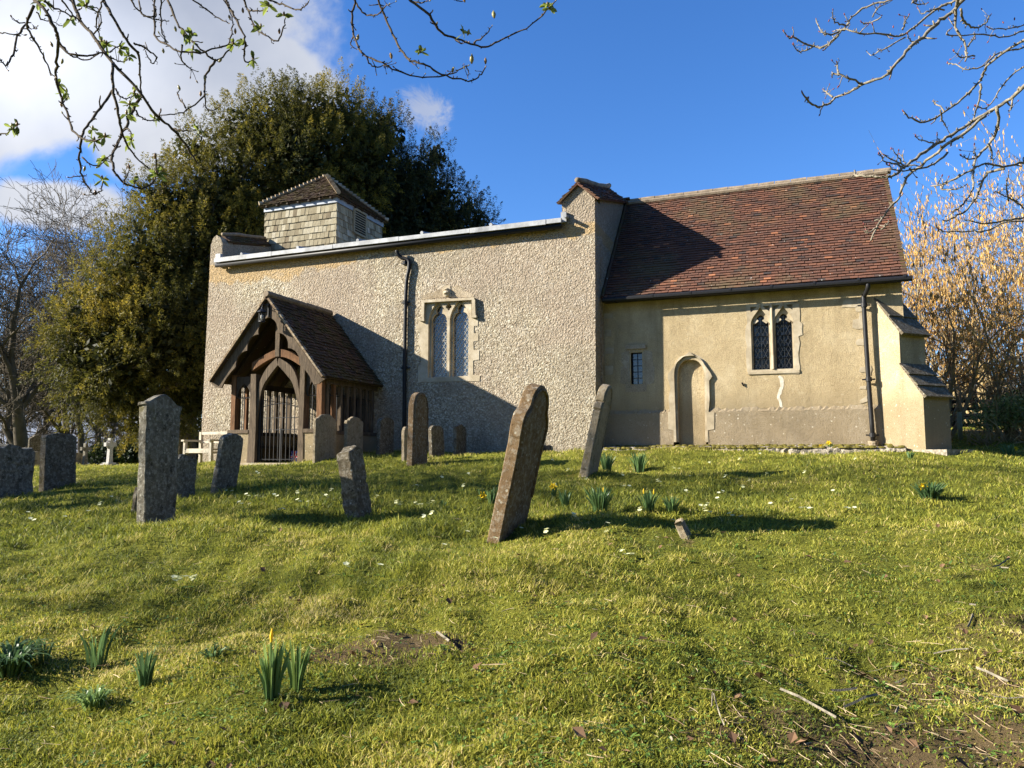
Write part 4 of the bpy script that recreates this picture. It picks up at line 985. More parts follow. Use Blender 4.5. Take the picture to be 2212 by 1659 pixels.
headstone('headstone', 'round-topped dark streaked headstone standing alone left of the black nave downpipe', GS, 831, 989, 84, 30, 8, 1, 'round', 'g_dark', vis=16.2, rough=.006)
headstone('headstone', 'thick rough-hewn mossy stone slab tilting left on the slope below the porch', GS, 775, 1117, 150, 30, 28, -9, 'rough', 'g_dark', rough=.022, pitch=3)
headstone('headstone', 'tall brown pointed-arch headstone with a recessed face, in front of the nave downpipe', GS, 901, 1004, 156, 32, 12, 1, 'gothic', 'g_brown', rough=.004, rim=.012)
headstone('headstone', 'narrow buff stone peeping out behind the left edge of the tall pointed headstone', None, 874, 996, 74, 8, 6, 0, 'shoulder', 'g_buff', rough=.006)
headstone('headstone', 'short blackened headstone tilting left, right beside the tall pointed one', GS, 944, 992, 68, 26, 8, -3, 'round', 'g_dark', vis=15.8, rough=.01)
headstone('headstone', 'narrow weathered headstone with uneven top standing alone below the nave window', GS, 994, 980, 68, 22, 7, -1, 'worn', 'g_dark', vis=16.9, rough=.008)
headstone('headstone', 'big brown shouldered headstone leaning steeply right in the centre of the lawn', GS, 1096, 1150, 322, 46, 26, 12, 'big', 'g_brown', rough=.005, pitch=-2, rim=.018, wmin=.72)
headstone('headstone', 'leaning headstone with disc-shaped head and green stained face, at the corner of the nave wall', GS, 1272, 1021, 193, 30, 17, 12.5, 'disc', 'g_buff', rough=.005, rim=.012, wmin=.62)
headstone('footstone', 'little buff stump of a footstone in the grass right of centre', None, 1482, 1158, 36, 22, 16, -24, 'peak', 'g_buff', rough=.014, wmin=.22)
# far stones beyond the path
GF = 'gravestones and crosses far off beyond the path'
headstone('headstone', 'distant dark headstone with a bell-shaped top beyond the path', GF, 79, 1012, 72, 34, 3, 0, 'ogee', 'g_dark', dist=26.5)
headstone('headstone', 'distant low headstone with curved top in front of the bell-topped one', GF, 82, 1015, 40, 30, 4, 0, 'segment', 'g_buff', dist=25)
headstone('headstone', 'distant low flat headstone between two small crosses', GF, 162, 1010, 32, 30, 4, 0, 'segment', 'g_buff', dist=27)
def cross(label, x, y, hp, dist, ring, mat):
    q = pd(x, y, dist); ppm = F / dist; H = hp / ppm; b = MB(); s = H / 1.45
    T = thing('stone_cross', label, 'grave cross', (q[0], q[1], q[2]), GF)
    yy = .09 * s
    cvx = lambda px_, off, z: (q[0] + off, q[1] + px_, q[2] + z)
    sh = [(-.13, .18), (.13, .18), (.09, .95), (.09, 1.02), (.32, 1.02), (.32, 1.22), (.09, 1.22), (.09, 1.45), (-.09, 1.45), (-.09, 1.22), (-.32, 1.22), (-.32, 1.02), (-.09, 1.02), (-.09, .95)]
    b.plate([(a * s, c * s) for a, c in sh], [], -yy, yy, conv=cvx); b.build('shaft', M[mat], T)
    if ring:
        b = MB(); b.tube([(q[0], q[1] + .22 * s * math.cos(a), q[2] + 1.12 * s + .22 * s * math.sin(a)) for a in np.linspace(0, 2 * math.pi, 21)], .04 * s, 6); b.build('ring', M[mat], T)
    b = MB(); b.box(q[0] - .28 * s, q[0] + .28 * s, q[1] - .34 * s, q[1] + .34 * s, q[2] - .4, q[2] + .12 * s); b.box(q[0] - .2 * s, q[0] + .2 * s, q[1] - .24 * s, q[1] + .24 * s, q[2] + .12 * s, q[2] + .19 * s); b.build('plinth', M[mat], T)
cross('pale ringed stone cross on a plinth before the dark hedge under the yew', 236, 1007, 60, 26.5, True, 'g_pale')
cross('small weathered cross with its arms half broken, left of the dark hedge', 183, 1010, 52, 27, False, 'g_grey')
# bench by the west wall
q = pd(446, 1000, 21.3); bx, by = q[0], q[1]; bz = g1(bx, by) - .02
T = thing('bench', 'pale weathered wooden bench beside the west corner of the nave', 'bench', (bx, by, bz))
ang_ = math.radians(-8); cu, su = math.cos(ang_), math.sin(ang_)
def bl(u, v, z): return (bx + u * cu - v * su, by + u * su + v * cu, bz + z)
def bb(name, u0, u1, v0, v1, z0, z1):
    b = MB(); vs = [bl(u, v, z) for z in (z0, z1) for v in (v0, v1) for u in (u0, u1)]; b.add(vs, [(0, 2, 3, 1), (4, 5, 7, 6), (0, 1, 5, 4), (2, 6, 7, 3), (0, 4, 6, 2), (1, 3, 7, 5)]); return b.build(name, M['benchw'], T)
for u in (-.62, .45): 
    bb('leg', u, u + .08, -.30, -.22, 0, .64); bb('leg', u, u + .08, .22, .30, 0, .92); bb('armrest', u - .02, u + .10, -.36, .30, .64, .69); bb('rail', u + .01, u + .07, -.22, .22, .30, .36)
bb('seat', -.54, .45, -.28, .22, .40, .44); bb('seat_rail', -.54, .45, -.29, -.25, .32, .40); bb('backrest', -.54, .45, .23, .27, .84, .92); bb('backrest', -.54, .45, .23, .27, .60, .66)
# path strip beyond the stones
b = MB(); P = []
for x, y, d in ((60, 1052, 16), (250, 1046, 17), (330, 1040, 17.8), (440, 1030, 18.6), (530, 1020, 19.0), (560, 1006, 18.4)):
    q = pd(x, y, d); P.append((q[0], q[1], 0))
P = smooth_path(P, 8); Zs = lambda x, y: g1(x, y) + .012; vs = []
for i, p in enumerate(P):
    t = P[min(i + 1, len(P) - 1)] - P[max(i - 1, 0)]; nrm = np.array([-t[1], t[0]]); nrm /= np.linalg.norm(nrm); w_ = .42 + RS.uniform(-.05, .05)
    for s in (-w_, 0, w_): x, y = p[0] + nrm[0] * s, p[1] + nrm[1] * s; vs.append((x, y, Zs(x, y)))
b.add(vs, [(3 * i + j, 3 * i + j + 1, 3 * i + j + 4, 3 * i + j + 3) for i in range(len(P) - 1) for j in (0, 1)])
struct(b.build('path', simple('gravel_path', (.25, .20, .12), 1, .35, 30, .8, 60), None, True))

# ------------------------------------------------------------------ grass, flowers, litter
def tri_mesh(V, Fc, tint, name, mat, loc=None, parent=None, smooth=False):
    me = bpy.data.meshes.new(name); V = V.astype(np.float32)
    me.vertices.add(len(V)); me.vertices.foreach_set('co', V.ravel()); k = Fc.shape[1]
    me.loops.add(Fc.size); me.loops.foreach_set('vertex_index', Fc.astype(np.int32).ravel())
    me.polygons.add(len(Fc)); me.polygons.foreach_set('loop_start', np.arange(len(Fc), dtype=np.int32) * k); me.polygons.foreach_set('loop_total', np.full(len(Fc), k, dtype=np.int32))
    me.polygons.foreach_set('use_smooth', np.full(len(Fc), smooth)); me.materials.append(mat)
    a = me.attributes.new('tint', 'FLOAT', 'FACE'); a.data.foreach_set('value', tint.astype(np.float32)); me.update(calc_edges=True)
    o = bpy.data.objects.new(name, me); COL.objects.link(o)
    if parent is not None: o.parent = parent
    if loc is not None: o.location = loc
    return o
def vn(x, y, sc, seed):
    """cheap value noise 0..1"""
    r = np.random.RandomState(seed); T_ = r.rand(64, 64); X = x * sc; Y = y * sc; i = np.floor(X).astype(int); j = np.floor(Y).astype(int); fx = X - i; fy = Y - j; fx = fx * fx * (3 - 2 * fx); fy = fy * fy * (3 - 2 * fy)
    g = lambda a, c: T_[a % 64, c % 64]
    return (g(i, j) * (1 - fx) + g(i + 1, j) * fx) * (1 - fy) + (g(i, j + 1) * (1 - fx) + g(i + 1, j + 1) * fx) * fy
def scatter(n, d0, d1, r=np.random.RandomState(5), spread=.78, p=1.0):
    u = r.rand(n); d = (d0 ** (1 - p) + u * (d1 ** (1 - p) - d0 ** (1 - p))) ** (1 / (1 - p)) if p != 1 else d0 * (d1 / d0) ** u
    a = r.uniform(-spread, spread, n); return RT[0] * a * d + FW[0] * d, RT[1] * a * d + FW[1] * d, d
def inchurch(x, y):
    c = ((x > -16.6) & (x < -4.5) & (y > 17.45)) | ((x > -4.6) & (x < 2.2) & (y > 17.50)) | ((x > -13.3) & (x < -10.5) & (y > 14.9) & (y < 17.6))
    return c
def grass(n, d0, d1, p, h0, h1, w0, seed, name='grass'):
    r = np.random.RandomState(seed); x, y, d = scatter(n, d0, d1, r, p=p); k = ~inchurch(x, y)
    so_ = soil(x, y) + (vn(x, y, 2.2, 3) - .5) * .9; k &= (so_ < .75 + r.uniform(-.45, .45, n)); x, y, d = x[k], y[k], d[k]; n = len(x)
    z = gz(x, y); h = r.uniform(h0, h1, n) * (.3 + .7 * vn(x, y, 1.1, 9) + 1.0 * vn(x, y, 8.3, 19) ** 1.5) * (1 + (d - d0) * .012)
    # mid-lawn: longer tufts, with tree shade painted into a darker blade tint
    moss = vn(x, y, .9, 21) * .4 + vn(x, y, 2.7, 22) * .3 + vn(x, y, 9., 23) * .3; moss = .5 + (moss - .5) * 1.35
    rank_shade = np.clip((d - 5.0) / 1.5, 0, 1) * np.clip((13.5 - d) / 2.5, 0, 1) * np.clip((3.2 - (x * RT[0] + y * RT[1])) / 2.5, .25, 1) * (.35 + .9 * vn(x, y, .7, 27)); h = h * (1 + .5 * rank_shade)
    a = r.uniform(0, 2 * math.pi, n); ln = r.uniform(.2, 1.5, n) * h; w = w0 * r.uniform(.6, 1.4, n) * (1 + d * .09)
    lx, ly = np.cos(a) * ln, np.sin(a) * ln; a2 = r.uniform(0, 2 * math.pi, n); wx, wy = np.cos(a2) * w, np.sin(a2) * w
    B = np.stack([x, y, z - .004], 1); W_ = np.stack([wx, wy, 0 * w], 1); Mi = B + np.stack([lx * .35, ly * .35, h * .62], 1); Tp = B + np.stack([lx, ly, h], 1)
    V = np.empty((n, 5, 3)); V[:, 0] = B - W_; V[:, 1] = B + W_; V[:, 2] = Mi + W_ * .8; V[:, 3] = Mi - W_ * .8; V[:, 4] = Tp
    o = np.arange(n)[:, None] * 5; tr = np.concatenate([o + [0, 1, 2], o + [0, 2, 3], o + [3, 2, 4]], 0)
    t = np.clip(.14 - .20 * rank_shade + .88 * moss + r.uniform(-.28, .28, n) + (r.rand(n) > .94) * .4, 0, 1); t = np.tile(t, 3)
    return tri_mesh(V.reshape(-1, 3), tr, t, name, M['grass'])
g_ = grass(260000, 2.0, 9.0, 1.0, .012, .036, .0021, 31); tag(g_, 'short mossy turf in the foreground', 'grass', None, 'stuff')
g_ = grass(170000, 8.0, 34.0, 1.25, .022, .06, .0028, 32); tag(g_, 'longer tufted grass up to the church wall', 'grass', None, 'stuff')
# straw coloured tufts
def tufts(n, d0, d1, seed):
    r = np.random.RandomState(seed); x, y, d = scatter(n, d0, d1, r, p=.7); k = (~inchurch(x, y)) & (vn(x, y, .8, 44) > .5); x, y = x[k], y[k]; n = len(x); m = 16
    X = np.repeat(x, m) + r.normal(0, .04, n * m); Y = np.repeat(y, m) + r.normal(0, .04, n * m); Z = gz(X, Y); a = r.uniform(0, 6.28, n * m); h = r.uniform(.015, .06, n * m); l = r.uniform(.05, .15, n * m); w = .0025
    B = np.stack([X, Y, Z], 1); dv = np.stack([np.cos(a), np.sin(a), 0 * a], 1); pv = np.stack([-np.sin(a), np.cos(a), 0 * a], 1) * w; up = np.array([0, 0, 1.])
    V = np.stack([B - pv, B + pv, B + dv * l[:, None] * .5 + up * h[:, None] + pv * .8, B + dv * l[:, None] * .5 + up * h[:, None] - pv * .8, B + dv * l[:, None] + up * (h * .35)[:, None]], 1)
    o = np.arange(n * m)[:, None] * 5; tr = np.concatenate([o + [0, 1, 2], o + [0, 2, 3], o + [3, 2, 4]], 0); t = np.tile(r.uniform(.72, 1, n * m), 3)
    return tri_mesh(V.reshape(-1, 3), tr, t, 'grass_tufts', M['grass'])
tag(tufts(800, 5, 15, 5), 'straw coloured withered grass tufts on the bank', 'grass', None, 'stuff')
def sticks(n, seed, name, mat, l0, l1, w0, w1, prob, d0=2.0, d1=9, p=1.0, lift=.012):
    r = np.random.RandomState(seed); x, y, d = scatter(n, d0, d1, r, p=p); k = prob(x, y, r) & ~inchurch(x, y); x, y = x[k], y[k]; n = len(x)
    a = r.uniform(0, 6.28, n); l = r.uniform(l0, l1, n) * r.rand(n) ** .6; w = r.uniform(w0, w1, n); cv_ = r.normal(0, .05, n) * l; lf = r.uniform(0, .02, n)
    pts = []
    for s in (-.5, -.15, .2, .5):
        px_ = x + np.cos(a) * l * s - np.sin(a) * cv_ * (4 * s * s); py = y + np.sin(a) * l * s + np.cos(a) * cv_ * (4 * s * s); pts.append(np.stack([px_, py, gz(px_, py) + lift + lf], 1))
    side = np.stack([-np.sin(a) * w, np.cos(a) * w, 0 * w], 1); up = np.stack([0 * w, 0 * w, w * 1.4], 1); V = []
    for P in pts: V += [P - side, P + up, P + side]
    V = np.stack(V, 1).reshape(-1, 3); o = np.arange(n)[:, None] * 12; F_ = []
    for s in range(3):
        for e in ((0, 1), (1, 2)): F_.append(o + [s * 3 + e[0], s * 3 + e[1], s * 3 + 3 + e[1], s * 3 + 3 + e[0]])
    Fc = np.concatenate(F_, 0); t = np.tile(r.rand(n) ** .8, 6)
    return tri_mesh(V, Fc, t, name, mat)
pr_s = lambda x, y, r: (r.rand(len(x)) < np.clip(soil(x, y) * 1.3, .10, 1))
tag(sticks(9000, 61, 'litter', M['litter'], .02, .14, .0006, .0018, pr_s, 2.0, 9), 'dry stems and twigs lying on the grass', 'litter', None, 'stuff')
tag(sticks(260, 62, 'litter_sticks', M['twig_r'], .08, .35, .003, .008, lambda x, y, r: soil(x, y) > .35, 2.0, 7, 1.0, .015), 'broken grey sticks on the bare soil patches', 'litter', None, 'stuff')
def leaves(n, seed, name, mat, s0, s1, prob, d0, d1, p=1.0, stand=.3, aspect=.45, lift=.012):
    r = np.random.RandomState(seed); x, y, d = scatter(n, d0, d1, r, p=p); k = prob(x, y, r) & ~inchurch(x, y); x, y = x[k], y[k]; n = len(x)
    m = 1; a = r.uniform(0, 6.28, n); s = r.uniform(s0, s1, n); el_ = r.uniform(0, 1, n) * stand; z = gz(x, y) + lift
    dv = np.stack([np.cos(a) * np.cos(el_), np.sin(a) * np.cos(el_), np.sin(el_)], 1) * s[:, None]; sv = np.stack([-np.sin(a), np.cos(a), r.uniform(-.4, .4, n)], 1) * (s * aspect * .5)[:, None]
    B = np.stack([x, y, z], 1); up = np.array([0, 0, 1.]) * (s * .12)[:, None]
    V = np.stack([B, B + dv * .45 + sv + up, B + dv * 1.0, B + dv * .45 - sv + up, B + dv * .5 - up * .2], 1); o = np.arange(n)[:, None] * 5
    Fc = np.concatenate([o + [0, 1, 4], o + [1, 2, 4], o + [2, 3, 4], o + [3, 0, 4]], 0); t = np.tile(r.rand(n), 4)
    return tri_mesh(V.reshape(-1, 3), Fc, t, name, mat)
tag(leaves(1500, 71, 'dead_leaves', M['deadleaf'], .03, .08, lambda x, y, r: r.rand(len(x)) < np.clip(soil(x, y) * .9, .03, 1), 2, 12, 1., .7, .7), 'curled brown dead leaves on the turf', 'leaf litter', None, 'stuff')
tag(leaves(26000, 72, 'turf_weeds', M['weed'], .010, .028, lambda x, y, r: r.rand(len(x)) < .35 + .6 * (vn(x, y, 1.5, 8) > .5), 2, 9, 1.0, .5, .75, .014), 'tiny round clover and moss leaves in the turf', 'ground cover', None, 'stuff')
# broad-leaved rosettes
def rosette(b, cx, cy, R, n, r, mi=0, stand=(.2, 1.0), tint=(.2, .9), fold=.12, asp=.30):
    for k in range(n):
        a = r.uniform(0, 6.28); L = R * r.uniform(.6, 1.1); e = r.uniform(*stand); B = np.array([cx + math.cos(a) * R * .08, cy + math.sin(a) * R * .08, g1(cx, cy) if b.gz else 0.0]); dv = np.array([math.cos(a) * math.cos(e), math.sin(a) * math.cos(e), math.sin(e)]); sv = np.array([-math.sin(a), math.cos(a), 0]) * L * asp / 2; nn = np.cross(dv, sv / np.linalg.norm(sv)); nn = nn if nn[2] > 0 else -nn
        P = []
        for s, w_ in ((0, .15), (.3, .8), (.6, 1.0), (.85, .7), (1, .05)):
            c = B + dv * L * s - np.array([0, 0, 1]) * L * .22 * s * s; P += [c - sv * w_ + nn * L * fold * w_ * .5, c, c + sv * w_ + nn * L * fold * w_ * .5]
        b.add(P, [(3 * i + j, 3 * i + j + 1, 3 * i + j + 4, 3 * i + j + 3) for i in range(4) for j in (0, 1)], r.uniform(*tint), mi)
r_ = np.random.RandomState(90)
b = MB(); b.gz = True
for i in range(150):
    x, y, d = scatter(1, 2.4, 10, r_, p=1.0); 
    if inchurch(x, y)[0]: continue
    rosette(b, x[0], y[0], r_.uniform(.03, .085), int(r_.randint(3, 7)), r_)
o = b.build('weeds', M['weed'], fixn=False); tag(o, 'scattered broad-leaved weeds in the turf', 'weeds', None, 'stuff')

# daffodil clumps
def daffodil(x, y, hp, wp, nblade, flowers, label, droop=.25, dist=None, tint=(.1, .7), lean=0):
    q, d = pg(x, y, 2.2, 40); ppm = F / d; H = 1.12 * hp / ppm; R = 1.15 * wp / ppm / 2; nblade = int(nblade * 1.5); r = np.random.RandomState(int(x * 7 + y))
    T = thing('daffodil_clump', label, 'daffodil clump', (q[0], q[1], q[2]), 'clumps of daffodils growing in the churchyard grass')
    b = MB(); vs = []
    for k in range(nblade):
        a = r.uniform(0, 6.28); rr = r.rand() ** .6; bx_, by_ = q[0] + math.cos(a) * rr * R * .38, q[1] + math.sin(a) * rr * R * .38
        L = H * r.uniform(.65, 1.12); out = rr * R * .62 * r.uniform(.5, 1.3) + droop * L * r.uniform(0, .6); w = .0058 * min(1.6, .6 + H * 1.5) * (1 + d * .05); tw = r.uniform(0, 3.14); P = []
        bz_ = g1(bx_, by_)
        for s in (0, .33, .62, .85, 1):
            c = np.array([bx_ + math.cos(a) * out * s ** 1.7 + lean * L * s, by_ + math.sin(a) * out * s ** 1.7, bz_ + L * (s - droop * s ** 3 * .8)]); wd = w * (1, 1.05, .95, .7, .1)[(0, .33, .62, .85, 1).index(s)]; sv = np.array([math.cos(tw), math.sin(tw), 0]) * wd; P += [c - sv, c + sv]
        b.add(P, [(2 * i, 2 * i + 1, 2 * i + 3, 2 * i + 2) for i in range(4)], r.uniform(*tint))
    o = b.build('leaves', M['daff'], T, fixn=False)
    for (fx, fy, op) in flowers:
        p = pd(fx, fy, d); b = MB(); base = np.array([q[0] + (p[0] - q[0]) * .2, q[1] + (p[1] - q[1]) * .2, q[2]])
        b.tube([base, (base + p) / 2 + np.array([0, 0, .02]), p - np.array([0, 0, .02])], .004 * (1 + d * .03), 5, .8); st = b.build('stem', M['daff'], T)
        b = MB(); s = .050 * (1.15 if op else .5) ; fd = -p.copy(); fd[2] = 0; fd = fd / np.linalg.norm(fd) + RT * r.uniform(-.6, .6) + np.array([0, 0, r.uniform(-.3, .2)]); fd /= np.linalg.norm(fd)
        u = np.cross(fd, [0, 0, 1]); u /= np.linalg.norm(u); v = np.cross(u, fd)
        if op:
            for k in range(6):
                a = k * math.pi / 3; dr = u * math.cos(a) + v * math.sin(a); sd_ = u * -math.sin(a) + v * math.cos(a)
                b.add([p, p + dr * s * .55 + sd_ * s * .36, p + dr * s * 1.15 + fd * s * .15, p + dr * s * .55 - sd_ * s * .36], [(0, 1, 2, 3)], .2)
            n = 8; ring = lambda rr, h: [p + fd * h + (u * math.cos(t) + v * math.sin(t)) * rr for t in np.arange(n) * 2 * math.pi / n]
            b.add(ring(s * .25, 0) + ring(s * .33, s * .6) + ring(s * .48, s * .8), [(i * n + j, i * n + (j + 1) % n, (i + 1) * n + (j + 1) % n, (i + 1) * n + j) for i in range(2) for j in range(n)], .8)
        else: b.tube([p - np.array([0, 0, .02]), p + np.array([0, 0, .01]), p + np.array([.003, 0, .045])], [.004, .009, .002], 6, .5)
        b.build('flower', M['yellow'], T, fixn=False)
D_ = daffodil
D_(22, 1455, 92, 130, 110, [], 'dense dark drooping daffodil clump at the left edge of the foreground', .75, tint=(0, .5))
D_(97, 1432, 58, 45, 9, [], 'sparse upright daffodil shoots just right of the dark drooping clump')
D_(208, 1440, 88, 85, 12, [], 'open daffodil clump with wide spread leaves and one tall spike, second row at lower left')
D_(312, 1482, 82, 60, 14, [], 'small leafy daffodil clump between the spiky clump and the brightest tuft')
D_(205, 1532, 70, 90, 60, [], 'bright low daffodil tuft with many narrow arching leaves, lowest at left', .7, tint=(.5, 1))
D_(460, 1418, 34, 62, 14, [], 'flattened grey-green daffodil clump above the tall foreground clump', .8)
D_(588, 1510, 108, 60, 30, [(586, 1378, 0)], 'tall sunlit daffodil clump with one closed bud in the middle of the foreground', .12, tint=(.4, 1))
D_(640, 1495, 96, 42, 20, [], 'narrow tall daffodil clump growing against the budded foreground clump', .12, tint=(.4, 1))
D_(1310, 1018, 38, 40, 26, [], 'daffodil leaves just right of the leaning disc-headed gravestone', .15)
D_(1381, 1020, 40, 50, 44, [], 'broad daffodil clump without flowers below the chancel doorway', .12)
D_(1297, 1106, 52, 70, 80, [(1303, 1060, 0)], 'large daffodil clump with one yellow bud right of the big leaning gravestone', .15)
D_(1400, 1108, 46, 46, 26, [(1390, 1063, 0), (1412, 1064, 0)], 'daffodil clump with two thin yellow buds in the middle of the lawn', .2)
D_(1452, 1105, 36, 46, 26, [], 'spreading daffodil clump nearest the buff stump', .3)
D_(1222, 1098, 42, 34, 16, [], 'thin daffodil clump between the big leaning stone and the large clump', .2)
D_(1196, 1078, 30, 18, 9, [(1195, 1051, 1)], 'daffodil with one open yellow flower right of the big leaning stone', .2)
D_(1040, 1082, 26, 16, 8, [(1043, 1070, 1)], 'daffodil with one open yellow flower left of the big leaning stone', .2)
D_(1063, 1088, 34, 30, 18, [], 'daffodil leaves pressed against the left side of the big leaning stone', .2)
D_(957, 1097, 18, 18, 8, [], 'tiny daffodil shoots under the nave window side of the bank', .2)
D_(2010, 1084, 42, 70, 120, [(1994, 1051, 1)], 'big rounded daffodil clump with one yellow flower alone on the right lawn', .25, tint=(0, .5))
D_(1793, 980, 26, 16, 10, [(1790, 957, 1), (1773, 965, 1)], 'daffodils with two yellow flowers at the foot of the chancel wall', .15)
D_(1966, 992, 20, 20, 14, [], 'small daffodil clump at the foot of the buttress', .3)
D_(2182, 985, 28, 42, 26, [(2194, 969, 1)], 'daffodil clump with a yellow flower at the right edge by the shrubs', .2, tint=(.3, 1))
# primroses
PR = [(395, 1272, 34, 12), (1357, 1212, 16, 5), (745, 1245, 10, 2), (822, 1243, 8, 1), (1180, 1163, 8, 2), (1126, 1158, 6, 1), (1313, 1148, 6, 1), (1380, 1115, 8, 2), (1455, 1140, 6, 1), (1350, 1062, 12, 4), (1520, 1105, 14, 5), (1525, 1118, 10, 3), (1545, 1092, 8, 2), (1480, 1075, 8, 2), (1560, 1075, 10, 3), (1600, 1062, 8, 2), (1625, 1048, 8, 2), (1590, 1128, 10, 3), (1660, 1105, 8, 2), (1700, 1095, 12, 3), (1740, 1112, 12, 4), (1835, 1112, 14, 4), (1795, 1075, 8, 2), (1420, 1050, 10, 3), (1340, 1035, 8, 2), (1160, 1010, 16, 5), (1190, 1003, 8, 2), (1120, 1008, 10, 3), (905, 1100, 16, 5), (925, 1098, 10, 3), (870, 1100, 14, 5), (855, 1097, 8, 2), (820, 1085, 8, 2), (615, 1115, 10, 4), (655, 1095, 8, 3), (700, 1085, 8, 2), (530, 1100, 10, 3), (545, 1082, 8, 3), (492, 1070, 10, 3), (600, 1082, 10, 3), (640, 1075, 8, 2), (720, 1070, 8, 2), (75, 1135, 12, 3), (60, 1120, 6, 1), (140, 1130, 6, 1), (190, 1118, 6, 1), (215, 1100, 8, 2), (240, 1085, 6, 1), (300, 1075, 6, 1), (780, 1120, 12, 4), (920, 1130, 10, 3), (935, 1122, 8, 2), (1000, 1060, 8, 2), (1010, 1035, 8, 2), (950, 1040, 8, 2), (900, 1060, 6, 1), (1230, 1025, 8, 2), (1270, 1045, 8, 2), (1460, 1020, 10, 3), (1530, 1010, 8, 2), (1600, 1000, 8, 2), (1640, 990, 8, 2), (1700, 1000, 6, 1), (1850, 1000, 8, 2), (1890, 1030, 6, 1), (1240, 1130, 8, 2), (1070, 1180, 6, 1), (960, 1195, 6, 1), (1010, 1165, 6, 1), (1900, 1070, 6, 1), (1320, 1165, 10, 2), (1490, 1040, 6, 1), (1570, 1040, 6, 2), (1200, 1060, 6, 2), (1660, 1035, 6, 2), (1740, 1030, 6, 2), (560, 1030, 8, 3), (545, 1010, 8, 3), (480, 1000, 6, 2)]
protos = {}
for i, (x, y, wp, nf) in enumerate(PR):
    q, d = pg(x, y, 2.2, 40); sc = max(1.0, wp / (F / d) / .16); key = min(nf, 5) if nf < 12 else 12
    if key not in protos:
        r = np.random.RandomState(200 + key); T = bpy.data.objects.new('primrose', None); COL.objects.link(T); T['_loc'] = (0, 0, 0); T.empty_display_size = .05
        b = MB(); b.gz = False; rosette(b, 0, 0, .09, 5 + key // 2, r, 0, (.1, .6)); lf = b.build('leaves', M['weed'], T, fixn=False)
        b = MB()
        for k in range(key):
            c = np.array([r.uniform(-.07, .07), r.uniform(-.07, .07), r.uniform(.065, .10)]) if key > 1 else np.array([0, 0, .085])
            tl = np.array([r.uniform(-.5, .5), r.uniform(-.5, .5), 1.0]); tl /= np.linalg.norm(tl); u = np.cross(tl, [1, 0, 0]); u /= np.linalg.norm(u); v = np.cross(tl, u); n = 10
            b.add([c] + [c + (u * math.cos(a) + v * math.sin(a)) * (.030 if j % 2 else .021) + tl * .003 for j, a in enumerate(np.arange(n) * 2 * math.pi / n)], [(0, 1 + j, 1 + (j + 1) % n) for j in range(n)], r.rand())
        fl = b.build('flowers', M['prim'], T, fixn=False); protos[key] = (T, lf, fl); o = T
    else:
        T, lf, fl = protos[key]; o = T.copy(); COL.objects.link(o)
        for c in (lf, fl): k = c.copy(); COL.objects.link(k); k.parent = o
    o.location = (q[0], q[1], g1(q[0], q[1])); o.scale = (sc, sc, min(sc, 1.4)); o.rotation_euler = (0, 0, RS.uniform(0, 6.28) if nf > 1 else 0)
    where = 'left' if x < 700 else 'middle' if x < 1400 else 'right'
    if nf == 12: lab = 'largest bunch of pale yellow primroses, alone on the near left lawn'
    elif (x, y) == (1357, 1212): lab = 'bright primrose clump right of centre, nearer than the buff footstone stump'
    else: lab = 'small pale yellow primrose plant flowering in the churchyard grass'
    tag(o, lab, 'primrose', None if 'plant' not in lab else 'small primroses scattered over the lawn')
SHADE = [(-18, 9.5, 13, 101), (-24, 14, 15, 102), (-23, 3.0, 10, 103)]
def camxy(l, f): p = RT * l + FW * f; return (p[0], p[1], 0)

# ------------------------------------------------------------------ trees
RMIN = .004
def unit(v): return v / (np.linalg.norm(v) + 1e-9)
def grow(b, tw, p, d, L, r, lvl, maxl, rg, up=.12, wob=.28, kids=(3, 5), ends=None, ratio=.62, nseg=5, spread=(.45, 1.0), droop=0):
    P = [p]; R = [r]; dr = d; n = nseg
    for i in range(n):
        dr = unit(dr + rg.normal(0, wob, 3) * (.5 if lvl == 0 else 1) + np.array([0, 0, up - droop * lvl])); P.append(P[-1] + dr * L / n); R.append(max(RMIN, r * (1 - .62 * (i + 1) / n)))
    (b if lvl <= 1 else tw).tube(P, R, 7 if lvl == 0 else 5 if lvl == 1 else 3, rg.rand(), cap=False)
    if lvl >= maxl:
        if ends is not None: ends.append((P, dr))
        return
    k = rg.randint(kids[0], kids[1] + 1) + (2 if lvl == 0 else 0)
    for j in range(k):
        s = rg.uniform(.35 if lvl else .3, 1.0); i = min(int(s * n), n - 1); f = s * n - i; q = P[i] * (1 - f) + P[i + 1] * f; rr = (R[i] * (1 - f) + R[i + 1] * f) * rg.uniform(.5, .78)
        ax = unit(P[i + 1] - P[i]); sd_ = unit(np.cross(ax, rg.normal(0, 1, 3))); a = rg.uniform(*spread); nd = unit(ax * math.cos(a) + sd_ * math.sin(a))
        grow(b, tw, q, nd, L * ratio * rg.uniform(.7, 1.2), rr, lvl + 1, maxl, rg, up, wob, kids, ends, ratio, max(3, nseg - 1), spread, droop)
    grow(b, tw, P[-1], dr, L * ratio, R[-1], lvl + 1, maxl, rg, up, wob, kids, ends, ratio, max(3, nseg - 1), spread, droop)
